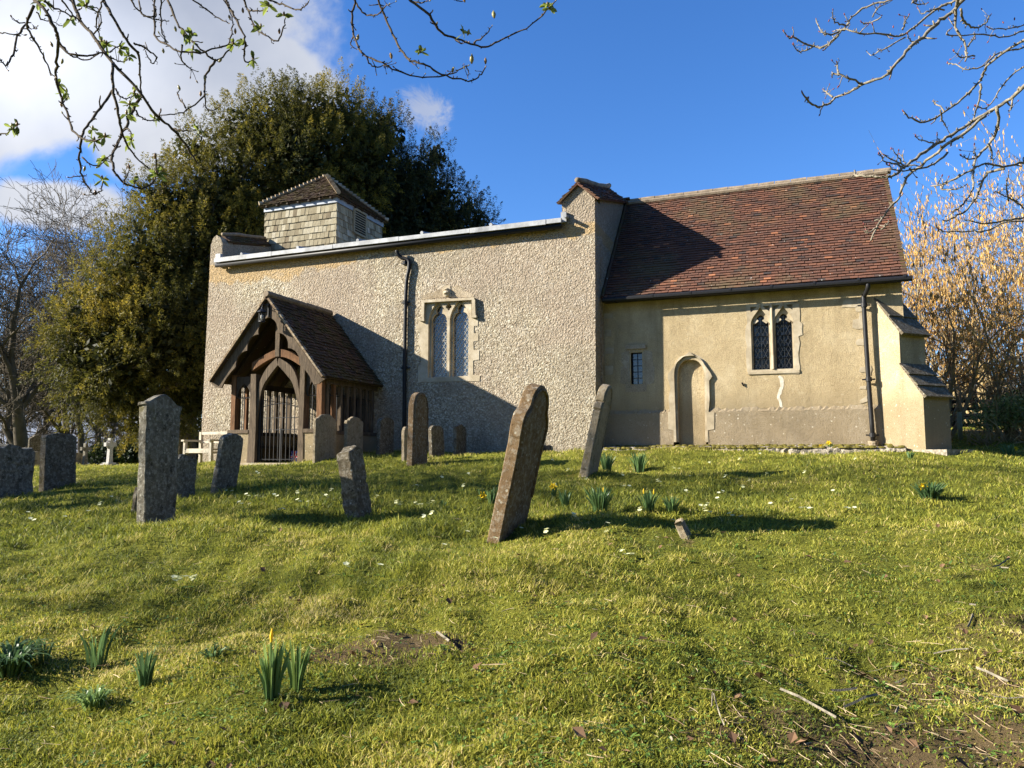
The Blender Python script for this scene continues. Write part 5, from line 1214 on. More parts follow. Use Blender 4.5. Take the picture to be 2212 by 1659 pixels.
def bare_tree(label, px, py, d, H, r0, seed, maxl=4, group='bare trees on the left beyond the churchyard', lean=(0, 0), kids=(3, 5), pos=None, mat='bark_w', ratio=.62):
    global RMIN
    q = pd(px, py, d) if pos is None else np.array(pos, float); q[2] = g1(q[0], q[1]) - .2; H = H + max(0, 1.0 - q[2]); RMIN = .013 if pos is None else .010; rg = np.random.RandomState(seed)
    T = thing('bare_tree', label, 'tree', tuple(q), group); b = MB(); tw = MB()
    grow(b, tw, q, unit(np.array([lean[0], lean[1], 1.0])), H * .46, r0, 0, maxl, rg, .07, .22, kids, ratio=ratio, spread=(.5, 1.25), nseg=6)
    b.build('trunk', M[mat], T, True, fixn=False); tw.build('crown', M[mat], T, True, fixn=False); return T
bare_tree('thick dark leafless tree at the left edge with heavy spreading limbs', 48, 1000, 38, 13.5, .42, 2, 5, lean=(.05, 0), kids=(3, 4))
bare_tree('leafless tree with a leaning trunk between the thick tree and the yew', 170, 1000, 42, 13.5, .24, 5, 4, lean=(.12, 0))
bare_tree('slender leafless tree at the far left edge of the picture', 8, 1000, 47, 15, .26, 8, 5)
bare_tree('pale twiggy leafless tree whose top shows beside the yew crown', 285, 1000, 52, 18.5, .30, 14, 5, lean=(.02, 0))
bare_tree('far leafless tree with fine twigs behind the thick dark tree', 105, 1000, 55, 17.5, .28, 21, 5)
bare_tree('thin leafless tree standing behind the ringed stone cross', 225, 1000, 48, 14.5, .20, 27, 4, lean=(-.04, 0))
bare_tree('leafless tree just outside the left edge reaching its boughs in', -90, 1000, 40, 15, .34, 33, 4)

bare_tree('twiggy leafless tree filling the gap left of the yew at mid height', 140, 1000, 44, 15.5, .26, 61, 5)
bare_tree('dark leafless tree whose crown meets the edge of the yew', 225, 1000, 50, 17, .28, 62, 5)
bare_tree('leafless tree behind the left edge stones with low spreading boughs', 60, 1000, 50, 15.5, .27, 63, 5)
bare_tree('leafless tree seen between the tall peaked stone and the dark squat stone', 190, 1000, 60, 17, .27, 64, 4)
rg = np.random.RandomState(13); b = MB()
for i in range(1700):
    x = rg.uniform(-300, 330); d = rg.uniform(42, 60); p = pd(x, 1000, d); p[2] = g1(p[0], p[1]); dr = unit(np.array([rg.normal(0, .5), rg.normal(0, .5), 1])); L = rg.uniform(1.2, 4.2); P = [p + np.array([0, 0, rg.uniform(0, .6)])]
    for s in range(4): dr = unit(dr + rg.normal(0, .3, 3)); P.append(P[-1] + dr * L / 4)
    b.tube(P, np.linspace(.022, .006, 5), 3, rg.rand(), cap=False)
o = b.build('thicket', M['bark_w'], None, True, fixn=False); tag(o, 'thin brown scrub between the far trunks on the left', 'undergrowth', None, 'stuff')
# the big yew and the darker yew on its right
def yew(name, label, lobes, trunk, mat, seed, dens, tipcol, darken=0.):
    rg = np.random.RandomState(seed); C3 = []; 
    for (x, y, r, d) in lobes: C3.append((*pd(x, y, d), r * d / F))
    C3 = np.array(C3); T = thing(name, label, 'tree', (trunk[0], trunk[1], g1(trunk[0], trunk[1])))
    Vs = []; Fs = []; Ts = []; off = 0
    PB = []; PD = []; PL = []
    for c in C3:
        n = int(dens * 4 * math.pi * c[3] ** 2); u = rg.normal(0, 1, (n, 3)); u /= np.linalg.norm(u, axis=1)[:, None]
        rad = c[3] * rg.uniform(.62, 1.06, n)[:, None] * (1 + .14 * np.sin(u[:, :1] * 7 + c[0]) * np.sin(u[:, 2:3] * 6 + c[1]))
        P = c[:3] + u * rad * [1, 1, 1.0]
        # drop the ones deep inside another lobe
        keep = np.ones(n, bool)
        for e in C3:
            if e is c: continue
            keep &= np.linalg.norm(P - e[:3], axis=1) > e[3] * .62
        P, u = P[keep], u[keep]; PB.append(P); PD.append(u); PL.append(rg.uniform(.5, 1.25, len(P)))
    PB = np.vstack(PB); PD = np.vstack(PD); PL = np.concatenate(PL); n = len(PB)
    ax = PD * .6 + np.array([0, 0, 1.1]) + rg.normal(0, .22, (n, 3)); dn = PD[:, 2] < -.15; ax[dn] = PD[dn] * 1.0 + np.array([0, 0, -.15]) + rg.normal(0, .2, (dn.sum(), 3)); ax /= np.linalg.norm(ax, axis=1)[:, None]
    m = 90; s = rg.rand(n, m) ** .8; ang_ = rg.uniform(0, 6.28, (n, m)); W_ = (PL * .30)[:, None] * (1 - s) ** .7 * rg.uniform(.4, 1.1, (n, m))
    u1 = np.cross(ax, [.3, .5, .81]); u1 /= np.linalg.norm(u1, axis=1)[:, None]; u2 = np.cross(ax, u1)
    rd = np.cos(ang_)[..., None] * u1[:, None] + np.sin(ang_)[..., None] * u2[:, None]
    Q = PB[:, None] + ax[:, None] * (s * PL[:, None])[..., None] + rd * W_[..., None]; Q = Q.reshape(-1, 3)
    dv = (rd * .8 + ax[:, None] * .8 + rg.normal(0, .35, rd.shape)).reshape(-1, 3) + np.array([0, 0, -.25]); dv /= np.linalg.norm(dv, axis=1)[:, None]
    sv = np.cross(dv, rg.normal(0, 1, dv.shape)); sv /= np.linalg.norm(sv, axis=1)[:, None]; N_ = len(Q); L = rg.uniform(.07, .15, N_)[:, None]; w = L * rg.uniform(.16, .30, N_)[:, None]
    V = np.stack([Q - dv * L * .4, Q + sv * w * .5, Q + dv * L * .6, Q - sv * w * .5], 1).reshape(-1, 3)
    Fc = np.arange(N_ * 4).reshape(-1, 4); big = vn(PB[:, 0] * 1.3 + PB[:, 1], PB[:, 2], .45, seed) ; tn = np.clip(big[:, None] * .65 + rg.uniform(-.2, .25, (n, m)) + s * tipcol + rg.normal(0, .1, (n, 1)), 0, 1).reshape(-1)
    loc = T['_loc']; V = V - np.array(loc)
    tri_mesh(V, Fc, tn, 'foliage', mat, None, T)
    # dense inner shoots so only small gaps show through
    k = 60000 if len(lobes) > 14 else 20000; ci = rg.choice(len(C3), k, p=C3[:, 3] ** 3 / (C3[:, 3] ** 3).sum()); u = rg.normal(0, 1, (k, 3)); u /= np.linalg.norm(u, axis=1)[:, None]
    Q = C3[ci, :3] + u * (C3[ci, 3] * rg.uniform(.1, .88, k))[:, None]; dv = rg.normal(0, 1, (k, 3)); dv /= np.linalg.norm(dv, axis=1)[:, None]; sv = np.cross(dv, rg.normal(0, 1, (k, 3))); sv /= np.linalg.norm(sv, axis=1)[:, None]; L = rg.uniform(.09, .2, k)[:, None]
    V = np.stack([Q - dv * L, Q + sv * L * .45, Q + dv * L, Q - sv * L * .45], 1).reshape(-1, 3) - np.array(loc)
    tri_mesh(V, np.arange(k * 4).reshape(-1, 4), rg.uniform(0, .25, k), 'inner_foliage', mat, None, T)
    b = MB(); tb = np.array([trunk[0], trunk[1], g1(trunk[0], trunk[1]) - .2]); top = C3[:, :3].mean(0)
    b.tube(smooth_path([tb, tb + (top - tb) * np.array([.1, .1, .3]), tb + (top - tb) * np.array([.5, .5, .65]), top + np.array([0, 0, .5])], 4), np.linspace(trunk[2], .12, 13), 9)
    for c in C3:
        st = tb + (top - tb) * np.array([.2, .2, .35]) * rg.uniform(.6, 1.6); mid = (st + c[:3]) / 2 + rg.normal(0, .4, 3); b.tube(smooth_path([st, mid, c[:3]], 4), np.linspace(.16, .04, 9), 6)
        for j in range(5): e = c[:3] + unit(rg.normal(0, 1, 3)) * c[3] * .8; b.tube(smooth_path([c[:3], (c[:3] + e) / 2 + rg.normal(0, .2, 3), e], 3), np.linspace(.06, .012, 7), 4)
    b.build('trunk', M['bark'], T, True, fixn=False); return T
tq = pd(395, 985, 31)
LOB = [(590, 280, 92, 33), (660, 258, 75, 33.5), (730, 262, 80, 34), (535, 300, 82, 32.5), (640, 360, 130, 33), (760, 370, 112, 34.5), (520, 420, 110, 32), (440, 440, 96, 31), (380, 470, 90, 30.5), (450, 560, 130, 31), (330, 560, 105, 29.5), (270, 620, 95, 29), (215, 690, 90, 28.5), (170, 780, 70, 28), (250, 790, 110, 28), (340, 740, 130, 29), (430, 700, 140, 30.5), (560, 560, 140, 33), (680, 500, 130, 34), (400, 850, 100, 30), (300, 870, 75, 28.5), (200, 850, 60, 28), (450, 800, 100, 31.5), (780, 300, 62, 35), (640, 238, 50, 33), (430, 330, 60, 31.2), (345, 430, 62, 30), (160, 720, 50, 28)]
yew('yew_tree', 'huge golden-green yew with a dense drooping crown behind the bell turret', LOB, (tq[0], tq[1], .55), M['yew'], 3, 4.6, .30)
LOB2 = [(820, 300, 66, 36), (840, 400, 82, 36.5), (880, 470, 80, 37), (905, 380, 50, 37), (940, 340, 34, 37.5), (945, 430, 60, 37.5), (970, 490, 66, 38), (1010, 450, 30, 38.5), (1035, 480, 34, 38.5), (900, 520, 70, 38), (1000, 520, 60, 38.5), (800, 460, 100, 36)]
t2 = pd(900, 985, 37.5)
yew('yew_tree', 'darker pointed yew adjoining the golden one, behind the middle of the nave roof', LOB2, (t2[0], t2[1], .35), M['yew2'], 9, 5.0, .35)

# dark hedge under the yew
def leafmass(name, label, cat, blobs, mat, seed, n, s0, s1, kind=None, stems=0, stemmat='bark'):
    rg = np.random.RandomState(seed); C3 = np.array([(*pd(x, y, d), rx * d / F, rz * d / F) if d > 0 else (x, y, 7.5, rx, rz) for x, y, rx, rz, d in blobs])
    q = C3[0]; T = thing(name, label, cat, (q[0], q[1], g1(q[0], q[1]))); vol = C3[:, 3] ** 2 * C3[:, 4]
    ci = rg.choice(len(C3), n, p=vol / vol.sum()); u = rg.normal(0, 1, (n, 3)); u /= np.linalg.norm(u, axis=1)[:, None]; Q = C3[ci, :3] + u * rg.uniform(.45, 1.08, n)[:, None] * np.stack([C3[ci, 3], C3[ci, 3] * .8, C3[ci, 4]], 1)
    Q[:, 2] = np.maximum(Q[:, 2], gz(Q[:, 0], Q[:, 1]) + .03)
    dv = rg.normal(0, 1, (n, 3)) + u * .8; dv /= np.linalg.norm(dv, axis=1)[:, None]; sv = np.cross(dv, rg.normal(0, 1, (n, 3))); sv /= np.linalg.norm(sv, axis=1)[:, None]; L = rg.uniform(s0, s1, n)[:, None]
    V = np.stack([Q - dv * L * .5, Q + sv * L * .28, Q + dv * L * .5, Q - sv * L * .28], 1).reshape(-1, 3) - np.array(T['_loc'])
    tri_mesh(V, np.arange(n * 4).reshape(-1, 4), rg.rand(n), 'foliage', mat, None, T)
    if stems:
        b = MB()
        for i in range(stems):
            c = C3[rg.randint(len(C3))]; a = np.array([c[0] + rg.normal(0, c[3] * .3), c[1] + rg.normal(0, c[3] * .2), 0]); a[2] = g1(a[0], a[1]) - .05; e = c[:3] + unit(rg.normal(0, 1, 3)) * np.array([c[3], c[3], c[4]]) * 1.0; e[2] = max(e[2], a[2] + .4)
            b.tube(smooth_path([a, (a + e) / 2 + rg.normal(0, .12, 3), e], 4), np.linspace(.022, .005, 9), 4, rg.rand())
        b.build('stems', M[stemmat], T, True, fixn=False)
    return T
leafmass('hedge', 'low dark clipped hedge under the yew behind the ringed cross', 'hedge', [(230, 985, 40, 28, 33), (280, 982, 45, 32, 33), (340, 978, 55, 36, 34), (400, 975, 50, 40, 34), (200, 990, 25, 22, 33), (440, 965, 40, 40, 35)], M['hedge'], 4, 16000, .10, .2)

# hazel with catkins and the thicket to the right of the buttress
def hazel(label, px, d, n, H, seed, spread, group):
    global RMIN
    RMIN = .004; q = pd(px, 985, d); q[2] = g1(q[0], q[1]) - .05; rg = np.random.RandomState(seed); T = thing('hazel_tree', label, 'tree', tuple(q), group); b = MB(); tw = MB(); ends = []
    for i in range(n):
        a = rg.uniform(0, 6.28); o = q + np.array([math.cos(a), math.sin(a), 0]) * rg.uniform(.05, .45); ln = rg.uniform(.04, spread); dr = unit(np.array([math.cos(a) * ln, math.sin(a) * ln, 1]))
        grow(b, tw, o, dr, H * rg.uniform(.38, .58), rg.uniform(.035, .075), 0, 3, rg, .0, .22, (2, 4), ends, .66, 5, (.45, 1.15), .0)
    b.build('trunk', M['hazelbark'], T, True, fixn=False); tw.build('crown', M['twig_r'], T, True, fixn=False)
    E_ = []; 
    for P, dr in ends:
        for j in range(7): i = rg.randint(0, len(P) - 1); f = rg.rand(); E_.append(P[i] * (1 - f) + P[i + 1] * f)
    E_ = np.array(E_); k = rg.rand(len(E_)) < .9; E_ = E_[k]; E_ = E_[E_[:, 2] > q[2] + 1.9]; m = len(E_); L = rg.uniform(.07, .15, m); w = rg.uniform(.010, .020, m); a = rg.uniform(0, 3.14, m); sx = rg.normal(0, .02, (m, 2)); V = []
    for s, ww in ((0, .5), (.5, 1), (1, .4)): 
        c = E_ + np.stack([sx[:, 0] * s, sx[:, 1] * s, -L * s], 1)
        for t_ in (0, 2.09, 4.19): V.append(c + np.stack([np.cos(a + t_) * w * ww, np.sin(a + t_) * w * ww, 0 * w], 1))
    V = np.stack(V, 1).reshape(-1, 3) - np.array(T['_loc']); o = np.arange(m)[:, None] * 9; Fc = np.concatenate([o + [r * 3 + j, r * 3 + (j + 1) % 3, (r + 1) * 3 + (j + 1) % 3, (r + 1) * 3 + j] for r in (0, 1) for j in range(3)], 0)
    tri_mesh(V, Fc, np.tile(rg.rand(m), 6), 'catkins', M['catkin'], None, T); return T
HG = 'hazels with hanging golden catkins'
hazel('golden catkin-hung hazel fanning up from many pale stems just right of the buttress', 2010, 22.5, 15, 6.6, 71, .6, HG)
hazel('golden hazel with leaning pale stems cut by the right edge of the picture', 2215, 22, 13, 7.6, 72, .6, HG)
hazel('taller hazel farther back between the two golden ones', 2120, 28, 11, 9.2, 73, .5, HG)
hazel('hazel beyond the right edge whose catkin twigs hang into view', 2400, 24, 9, 9.0, 74, .5, HG)
bare_tree('grey leafless tree rising behind the golden hazels by the chancel', 2085, 960, 40, 14, .2, 51, 4, 'leafless trees behind the hazels')
bare_tree('leafless tree at the right edge behind the hazels', 2260, 960, 38, 13, .22, 52, 4, 'leafless trees behind the hazels')
leafmass('shrub', 'sunlit green elder bush growing at the foot of the hazels', 'shrub', [(2165, 893, 60, 36, 20.5), (2215, 885, 60, 42, 20.5), (2120, 910, 34, 20, 20.3), (2270, 890, 60, 45, 20.5)], M['shrub'], 6, 5200, .05, .12, stems=90, stemmat='hazelbark')
# dense brown thicket closing the view behind
rg = np.random.RandomState(12); b = MB()
for i in range(2600):
    x = rg.uniform(1935, 2600); d = rg.uniform(29, 36); p = pd(x, 925, d); p[2] = g1(p[0], p[1]); dr = unit(np.array([rg.normal(0, .6), rg.normal(0, .6), 1])); L = rg.uniform(.8, 3.0)
    P = [p + np.array([0, 0, rg.uniform(0, 1.2)])]
    for s in range(4): dr = unit(dr + rg.normal(0, .3, 3)); P.append(P[-1] + dr * L / 4)
    b.tube(P, np.linspace(.02, .005, 5), 3, rg.rand(), cap=False)
o = b.build('thicket', M['bark_w'], None, True, fixn=False); tag(o, 'dense brown tangle of undergrowth behind the fence and hazels', 'undergrowth', None, 'stuff')
leafmass('bank_hedge', 'dark overgrown hedge bank behind the black fence', 'hedge', [(2080, 895, 80, 42, 30), (2200, 890, 100, 48, 30), (2330, 890, 120, 55, 30), (1980, 900, 60, 36, 31)], M['hedge'], 8, 14000, .12, .26)
# black rail fence with pale post and planks
q0 = pd(2040, 925, 24.5); q1 = pd(2330, 922, 24.0)
T = thing('fence', 'black timber rail fence behind the buttress and the elder bush', 'fence', (q0[0], q0[1], g1(q0[0], q0[1])))
for s in np.linspace(0, 1, 4):
    p = q0 * (1 - s) + q1 * s; z = g1(p[0], p[1]); b = MB(); b.box(p[0] - .06, p[0] + .06, p[1] - .06, p[1] + .06, z - .1, z + 1.0); b.build('post', M['fence_dk'], T)
for h in (.22, .48, .74, .98):
    b = MB(); a = q0.copy(); c = q1.copy(); a[2] = g1(a[0], a[1]) + h; c[2] = g1(c[0], c[1]) + h; b.bar(a, c, .04, .11); b.build('rail', M['fence_dk'], T)
p = pd(2074, 928, 21.5); z = g1(p[0], p[1]); b = MB(); b.tube([(p[0], p[1], z - .1), (p[0], p[1], z + .78)], .065, 9); o = b.build('fence_post', M['postw'], None, True, loc=(p[0], p[1], z)); tag(o, 'short pale green round post standing before the black fence', 'post')
for (x, y, w_) in ((2098, 903, .75), (2062, 906, .35), (2095, 896, .9)):
    p = pd(x, y, 23.3); b = MB(); b.box(p[0] - w_ / 2, p[0] + w_ / 2, p[1] - .1, p[1] + .1, p[2] - .035, p[2] + .035); o = b.build('plank', M['benchw'], None, loc=tuple(p)); tag(o, {2098: 'pale sawn plank lowest right of the short post by the black fence', 2062: 'short pale plank left of the round post at the black fence', 2095: 'upper pale plank right of the round post at the black fence'}[x], 'plank')

# shade trees standing outside the picture on the sunny side
def camxy(l, f): p = RT * l + FW * f; return (p[0], p[1], 0)
for k, (l, f, H, seed) in enumerate(SHADE):
    bare_tree(['tall leafless churchyard tree out on the left lawn', 'second leafless churchyard tree out on the left lawn', 'leafless tree out on the left beside the camera', 'broad leafless tree farther out on the left'][k % 4] , 0, 0, 0, H, .30, seed, 5, 'churchyard trees out of the picture', pos=camxy(l, f), kids=(3, 4), mat='bark')

for k, (l, f, r) in enumerate(((-5, -17, 5.5), (6, -15, 6), (17, -11, 6), (27, -3, 6), (27, 8, 4.5))):  # evergreen crowns added out of view to cut sky fill on the walls
    q = camxy(l, f); leafmass('holly_tree', ['dark evergreen holly far behind the camera', 'dark evergreen holly straight behind the camera', 'dark evergreen holly behind and right of the camera', 'dark evergreen holly off to the right', 'dark evergreen holly beyond the right edge'][k], 'tree', [(q[0], q[1], r, 7.0, -1), (q[0] + 2, q[1] + 1, r * .7, 8.5, -1)], M['hedge'], 40 + k, 9000, .5, 1.0, stems=6, stemmat='bark')

# ------------------------------------------------------------------ boughs hanging over the camera
TL = [  # horse chestnut, left: (radius px, depth, [(crop x, crop y)...]) crop unit = 1/3 px
 (7.0, 5.0, [(440, -60), (470, 0), (520, 130), (610, 240), (730, 410), (900, 590), (1010, 745), (1120, 840), (1220, 960), (1280, 1055)]),
 (6.0, 5.2, [(640, -60), (670, 0), (740, 130), (820, 260), (900, 360), (905, 480), (915, 600)]),
 (4.6, 4.9, [(730, 410), (730, 560), (765, 740), (790, 850), (830, 950), (900, 1040), (1000, 1115)]),
 (4.2, 4.8, [(730, 590), (650, 700), (580, 800), (530, 890), (520, 1000), (525, 1120), (560, 1200), (600, 1250), (650, 1240), (660, 1190)]),
 (4.8, 5.1, [(915, 620), (850, 740), (800, 850), (740, 980), (730, 1060), (760, 1140), (830, 1200), (920, 1220), (980, 1190), (1010, 1140), (1010, 1010)]),
 (6.2, 4.7, [(180, -60), (220, 0), (280, 50), (350, 170), (375, 260), (370, 400), (365, 500), (400, 640), (440, 740), (460, 820), (520, 890), (590, 915), (640, 905)]),
 (4.0, 4.6, [(215, 30), (175, 150), (200, 220), (250, 310), (300, 400), (330, 480), (365, 500)]),
 (3.6, 4.5, [(175, 150), (120, 230), (90, 330), (60, 400), (40, 420), (10, 400), (0, 385)]),
 (3.2, 4.5, [(-60, 205), (0, 215), (60, 215), (130, 235)]),
 (3.6, 4.9, [(375, 290), (450, 345), (560, 360), (640, 345), (730, 320), (790, 270)]),
 (3.4, 4.8, [(370, 250), (430, 330), (520, 385), (600, 375), (640, 350)]),
 (3.8, 5.4, [(1000, -60), (1000, 0), (1000, 150), (1010, 240), (1080, 290), (1170, 330), (1290, 340), (1400, 310), (1480, 290), (1500, 200), (1505, 130), (1480, 50), (1440, -20)]),
 (3.6, 5.3, [(1030, -40), (1040, 90), (1050, 200), (1080, 270)]),
 (4.8, 5.5, [(1060, -60), (1100, 30), (1150, 150), (1220, 240), (1330, 340), (1400, 390), (1480, 330), (1500, 290)]),
 (3.8, 5.4, [(1400, 390), (1340, 480), (1325, 570), (1320, 620), (1240, 700), (1130, 740), (1010, 745)]),
 (2.6, 5.4, [(1325, 600), (1340, 700), (1390, 710), (1420, 690)]), (2.6, 5.3, [(1200, 690), (1155, 620), (1165, 575)]),
 (4.8, 5.6, [(1440, -40), (1460, 0), (1520, 110), (1560, 190), (1590, 280), (1580, 360), (1600, 400), (1640, 390)]),
 (4.0, 5.7, [(1570, -40), (1580, 0), (1620, 100), (1660, 190), (1740, 240), (1800, 265), (1840, 180), (1850, 120)]),
 (3.2, 5.6, [(1600, 60), (1640, 70), (1700, 70), (1740, 45)]),
 (4.0, 5.8, [(1700, -30), (1750, 0), (1830, 30), (1920, 60), (1970, 45), (2000, 10)]),
 (3.4, 5.2, [(840, -20), (850, 10), (900, 70), (960, 110), (1030, 130), (1090, 130)]), (2.6, 5.2, [(900, 0), (920, 90), (1000, 110), (1010, 60), (980, -20)]),
 (3.8, 5.5, [(1220, -30), (1250, 0), (1330, 60), (1420, 120), (1480, 150)]),
 (2.8, 5.0, [(530, 1020), (580, 1060), (640, 1075), (700, 1020), (740, 980)]),
 (4.2, 5.0, [(380, -40), (400, 0), (460, 80), (495, 130)]), (3.6, 4.9, [(290, 0), (330, 40), (400, 75), (500, 125), (560, 190)]),
 (3.0, 5.1, [(670, 0), (635, 80), (625, 170), (650, 230), (660, 260)]), (2.6, 5.1, [(610, 220), (650, 150), (640, 60), (560, 45)]),
 (3.0, 4.4, [(-60, 890), (0, 870), (60, 855), (90, 830)]),
 (3.0, 5.1, [(860, 690), (900, 750), (960, 780), (1010, 780)]), (3.0, 5.3, [(1120, 830), (1180, 845), (1250, 850)]),
 (3.2, 5.3, [(870, 285), (900, 290), (980, 340), (1020, 370), (990, 410), (960, 370), (945, 330)]),
 (3.0, 5.4, [(1180, 290), (1175, 380), (1210, 430), (1280, 465)]), (2.6, 5.0, [(720, 370), (750, 390), (800, 400), (835, 380)]),
 (2.6, 4.9, [(750, 575), (780, 630), (830, 635), (880, 615)]), (2.4, 4.9, [(790, 850), (760, 950), (700, 1020)]), (2.6, 5.0, [(800, 850), (830, 830), (860, 900)]),
 (2.4, 5.0, [(800, 1190), (820, 1140), (838, 1100)]), (2.4, 4.7, [(240, 80), (270, 130), (340, 140), (400, 170)]), (2.4, 4.6, [(180, 170), (230, 190), (240, 175)]), (2.4, 4.6, [(165, 145), (110, 140), (80, 110)]),
]
TC = [(4.2, 5.6, [(60, -60), (90, 0), (75, 80), (75, 200), (110, 310), (160, 360), (250, 400), (330, 440), (450, 490), (600, 500), (700, 480), (770, 450), (820, 425)]),
 (4.6, 5.7, [(220, -60), (240, 0), (290, 120), (350, 260), (420, 370), (480, 400), (550, 420), (650, 480), (750, 510), (840, 525), (900, 490), (930, 440)]),
 (4.6, 5.9, [(380, -60), (450, 0), (570, 100), (650, 210), (750, 250), (860, 290), (950, 300), (1050, 250), (1200, 180), (1330, 70), (1390, 0)]),
 (3.2, 5.6, [(95, 20), (150, 90), (220, 100), (280, 50), (310, 25)]), (3.0, 5.9, [(860, 275), (930, 230), (975, 170)]),
 (2.8, 5.6, [(165, 375), (200, 430), (270, 430), (320, 400)]), (2.6, 5.6, [(75, 240), (60, 290), (100, 320)]), (3.0, 5.9, [(470, 10), (510, 20), (570, 5)]), (2.8, 6.0, [(700, -30), (740, 0), (790, 12)]),
 (2.6, 5.9, [(740, 255), (770, 280), (820, 270)]), (2.4, 5.7, [(810, 430), (825, 470), (815, 505)]), (2.2, 5.7, [(440, 390), (495, 438)])]
TRr = [(4.6, 6.0, [(1400, -50), (1340, 0), (1200, 40), (1100, 110), (1060, 170), (1000, 230), (950, 280), (915, 328)]),
 (5.0, 6.0, [(1860, -60), (1780, 0), (1700, 30), (1600, 90), (1500, 180), (1400, 235), (1280, 220), (1150, 215), (1060, 190), (980, 200)]),
 (3.8, 6.0, [(1010, 225), (930, 300), (850, 300), (780, 280), (720, 240), (690, 248), (655, 205)]), (3.0, 6.0, [(850, 300), (790, 330), (745, 330), (715, 290)]),
 (3.6, 6.0, [(1060, 180), (1000, 210), (940, 225), (890, 190), (870, 120)]), (3.0, 6.0, [(1050, 160), (990, 140), (965, 70)]),
 (6.8, 5.8, [(1840, -40), (1740, 80), (1650, 150), (1560, 240), (1500, 280), (1430, 360), (1370, 430), (1320, 490), (1180, 540), (1080, 600), (990, 630), (950, 670), (890, 690), (830, 670), (775, 600)]),
 (3.6, 5.9, [(1170, 548), (1060, 500), (985, 470), (965, 500)]), (3.2, 5.9, [(1010, 490), (1005, 430), (995, 400)]), (3.4, 5.8, [(965, 630), (940, 600), (912, 582)]),
 (5.4, 5.6, [(2290, 230), (2212, 260), (2100, 330), (1970, 430), (1930, 520), (1830, 620), (1720, 710), (1570, 790), (1480, 770), (1430, 725)]),
 (7.4, 5.3, [(2290, 500), (2212, 560), (2100, 660), (1950, 740), (1780, 850), (1650, 930), (1540, 1000), (1430, 1090), (1350, 1150), (1250, 1140), (1130, 1140), (1110, 1105)]),
 (5.6, 5.2, [(1960, 750), (1800, 880), (1680, 960), (1550, 1070), (1450, 1150), (1400, 1280), (1320, 1370), (1260, 1470), (1220, 1560)]),
 (3.0, 5.2, [(1270, 1475), (1200, 1510), (1190, 1490)]), (3.0, 5.2, [(1290, 1480), (1320, 1460), (1335, 1430)]),
 (6.4, 5.5, [(1790, -30), (1770, 60), (1780, 200), (1830, 290), (1835, 400)]),
 (5.2, 5.4, [(2040, 690), (2040, 830), (1980, 940), (1900, 1030), (1880, 1130), (1870, 1250), (1800, 1340), (1750, 1370)]),
 (4.8, 5.5, [(2290, 1040), (2212, 1050), (2080, 1080), (1960, 1060), (1870, 1100), (1700, 1190), (1610, 1205)]), (3.6, 5.5, [(1800, 1130), (1680, 1215), (1760, 1225), (1830, 1205)]),
 (4.8, 5.5, [(2080, 1090), (1960, 1140), (1910, 1260), (1850, 1350), (1760, 1410), (1690, 1430)]),
 (4.2, 5.6, [(2290, 1380), (2212, 1410), (2100, 1430), (1960, 1450), (1850, 1430), (1820, 1415)]), (3.6, 5.6, [(2290, 1430), (2100, 1440), (1960, 1500), (1850, 1500), (1700, 1500), (1660, 1480)]),
 (4.2, 5.5, [(1800, 60), (1820, 130), (1850, 160), (1900, 180), (1960, 150), (2000, 95)]), (3.6, 5.6, [(1930, 540), (1925, 640), (1890, 750), (1830, 860)]),
 (4.0, 5.3, [(1720, 990), (1650, 1050), (1550, 1090), (1400, 1110), (1330, 1070)]), (3.4, 5.3, [(1450, 1075), (1400, 1060), (1310, 1010), (1300, 1000)]), (3.4, 5.3, [(1440, 1090), (1380, 1060), (1310, 1050), (1275, 1000)]), (2.6, 5.3, [(1420, 1060), (1400, 1020), (1360, 975)]), (2.6, 5.3, [(1440, 1060), (1412, 1000)]),
 (3.8, 5.7, [(2290, 380), (2212, 430), (2100, 520), (2010, 660), (1960, 700), (1900, 690)]), (3.6, 5.7, [(2290, 280), (2212, 310), (2050, 340), (1960, 420), (1850, 450), (1770, 420), (1715, 412)]),
 (3.6, 5.8, [(2290, 180), (2212, 200), (2080, 240), (1950, 220), (1720, 230), (1735, 185)]), (3.8, 5.6, [(2290, 1370), (2210, 1350), (2150, 1300), (2070, 1260), (2010, 1245)]), (4.0, 5.4, [(1985, 930), (2005, 1000), (2010, 1060)]),
 (3.0, 5.8, [(1900, 360), (1800, 370), (1760, 330)]), (3.2, 5.8, [(1850, 300), (1880, 260), (1895, 220)]), (2.8, 5.9, [(1290, 110), (1200, 155), (1160, 145)]), (2.6, 5.9, [(1230, 110), (1260, 60), (1360, 0)]),
 (2.6, 6.0, [(1440, 240), (1320, 310), (1230, 355), (1195, 340)]), (3.2, 5.9, [(1420, 190), (1440, 150), (1465, 100)]), (3.0, 5.9, [(1560, 245), (1490, 270), (1455, 230)]), (2.6, 5.3, [(1620, 930), (1540, 910), (1510, 885)]), (2.4, 5.3, [(1700, 920), (1660, 910), (1650, 870)]), (2.6, 5.4, [(1900, 1030), (1840, 1025), (1805, 1012)]), (2.6, 5.4, [(1910, 1020), (1895, 990), (1890, 940)]), (3.0, 5.6, [(2110, 1300), (2100, 1200), (2113, 1120)]),
 (2.6, 5.4, [(1700, 720), (1640, 670), (1628, 662)]), (2.8, 5.4, [(1670, 715), (1690, 790), (1740, 870)]), (3.0, 5.7, [(1520, 0), (1490, 10), (1540, 30), (1590, 20)]), (2.8, 5.7, [(1700, 60), (1610, 60), (1560, 90), (1525, 60)]), (3.2, 5.5, [(2290, 90), (2212, 160), (2120, 180), (2020, 190), (1980, 175)]), (2.8, 5.5, [(2140, 640), (2130, 700), (2120, 720)])]
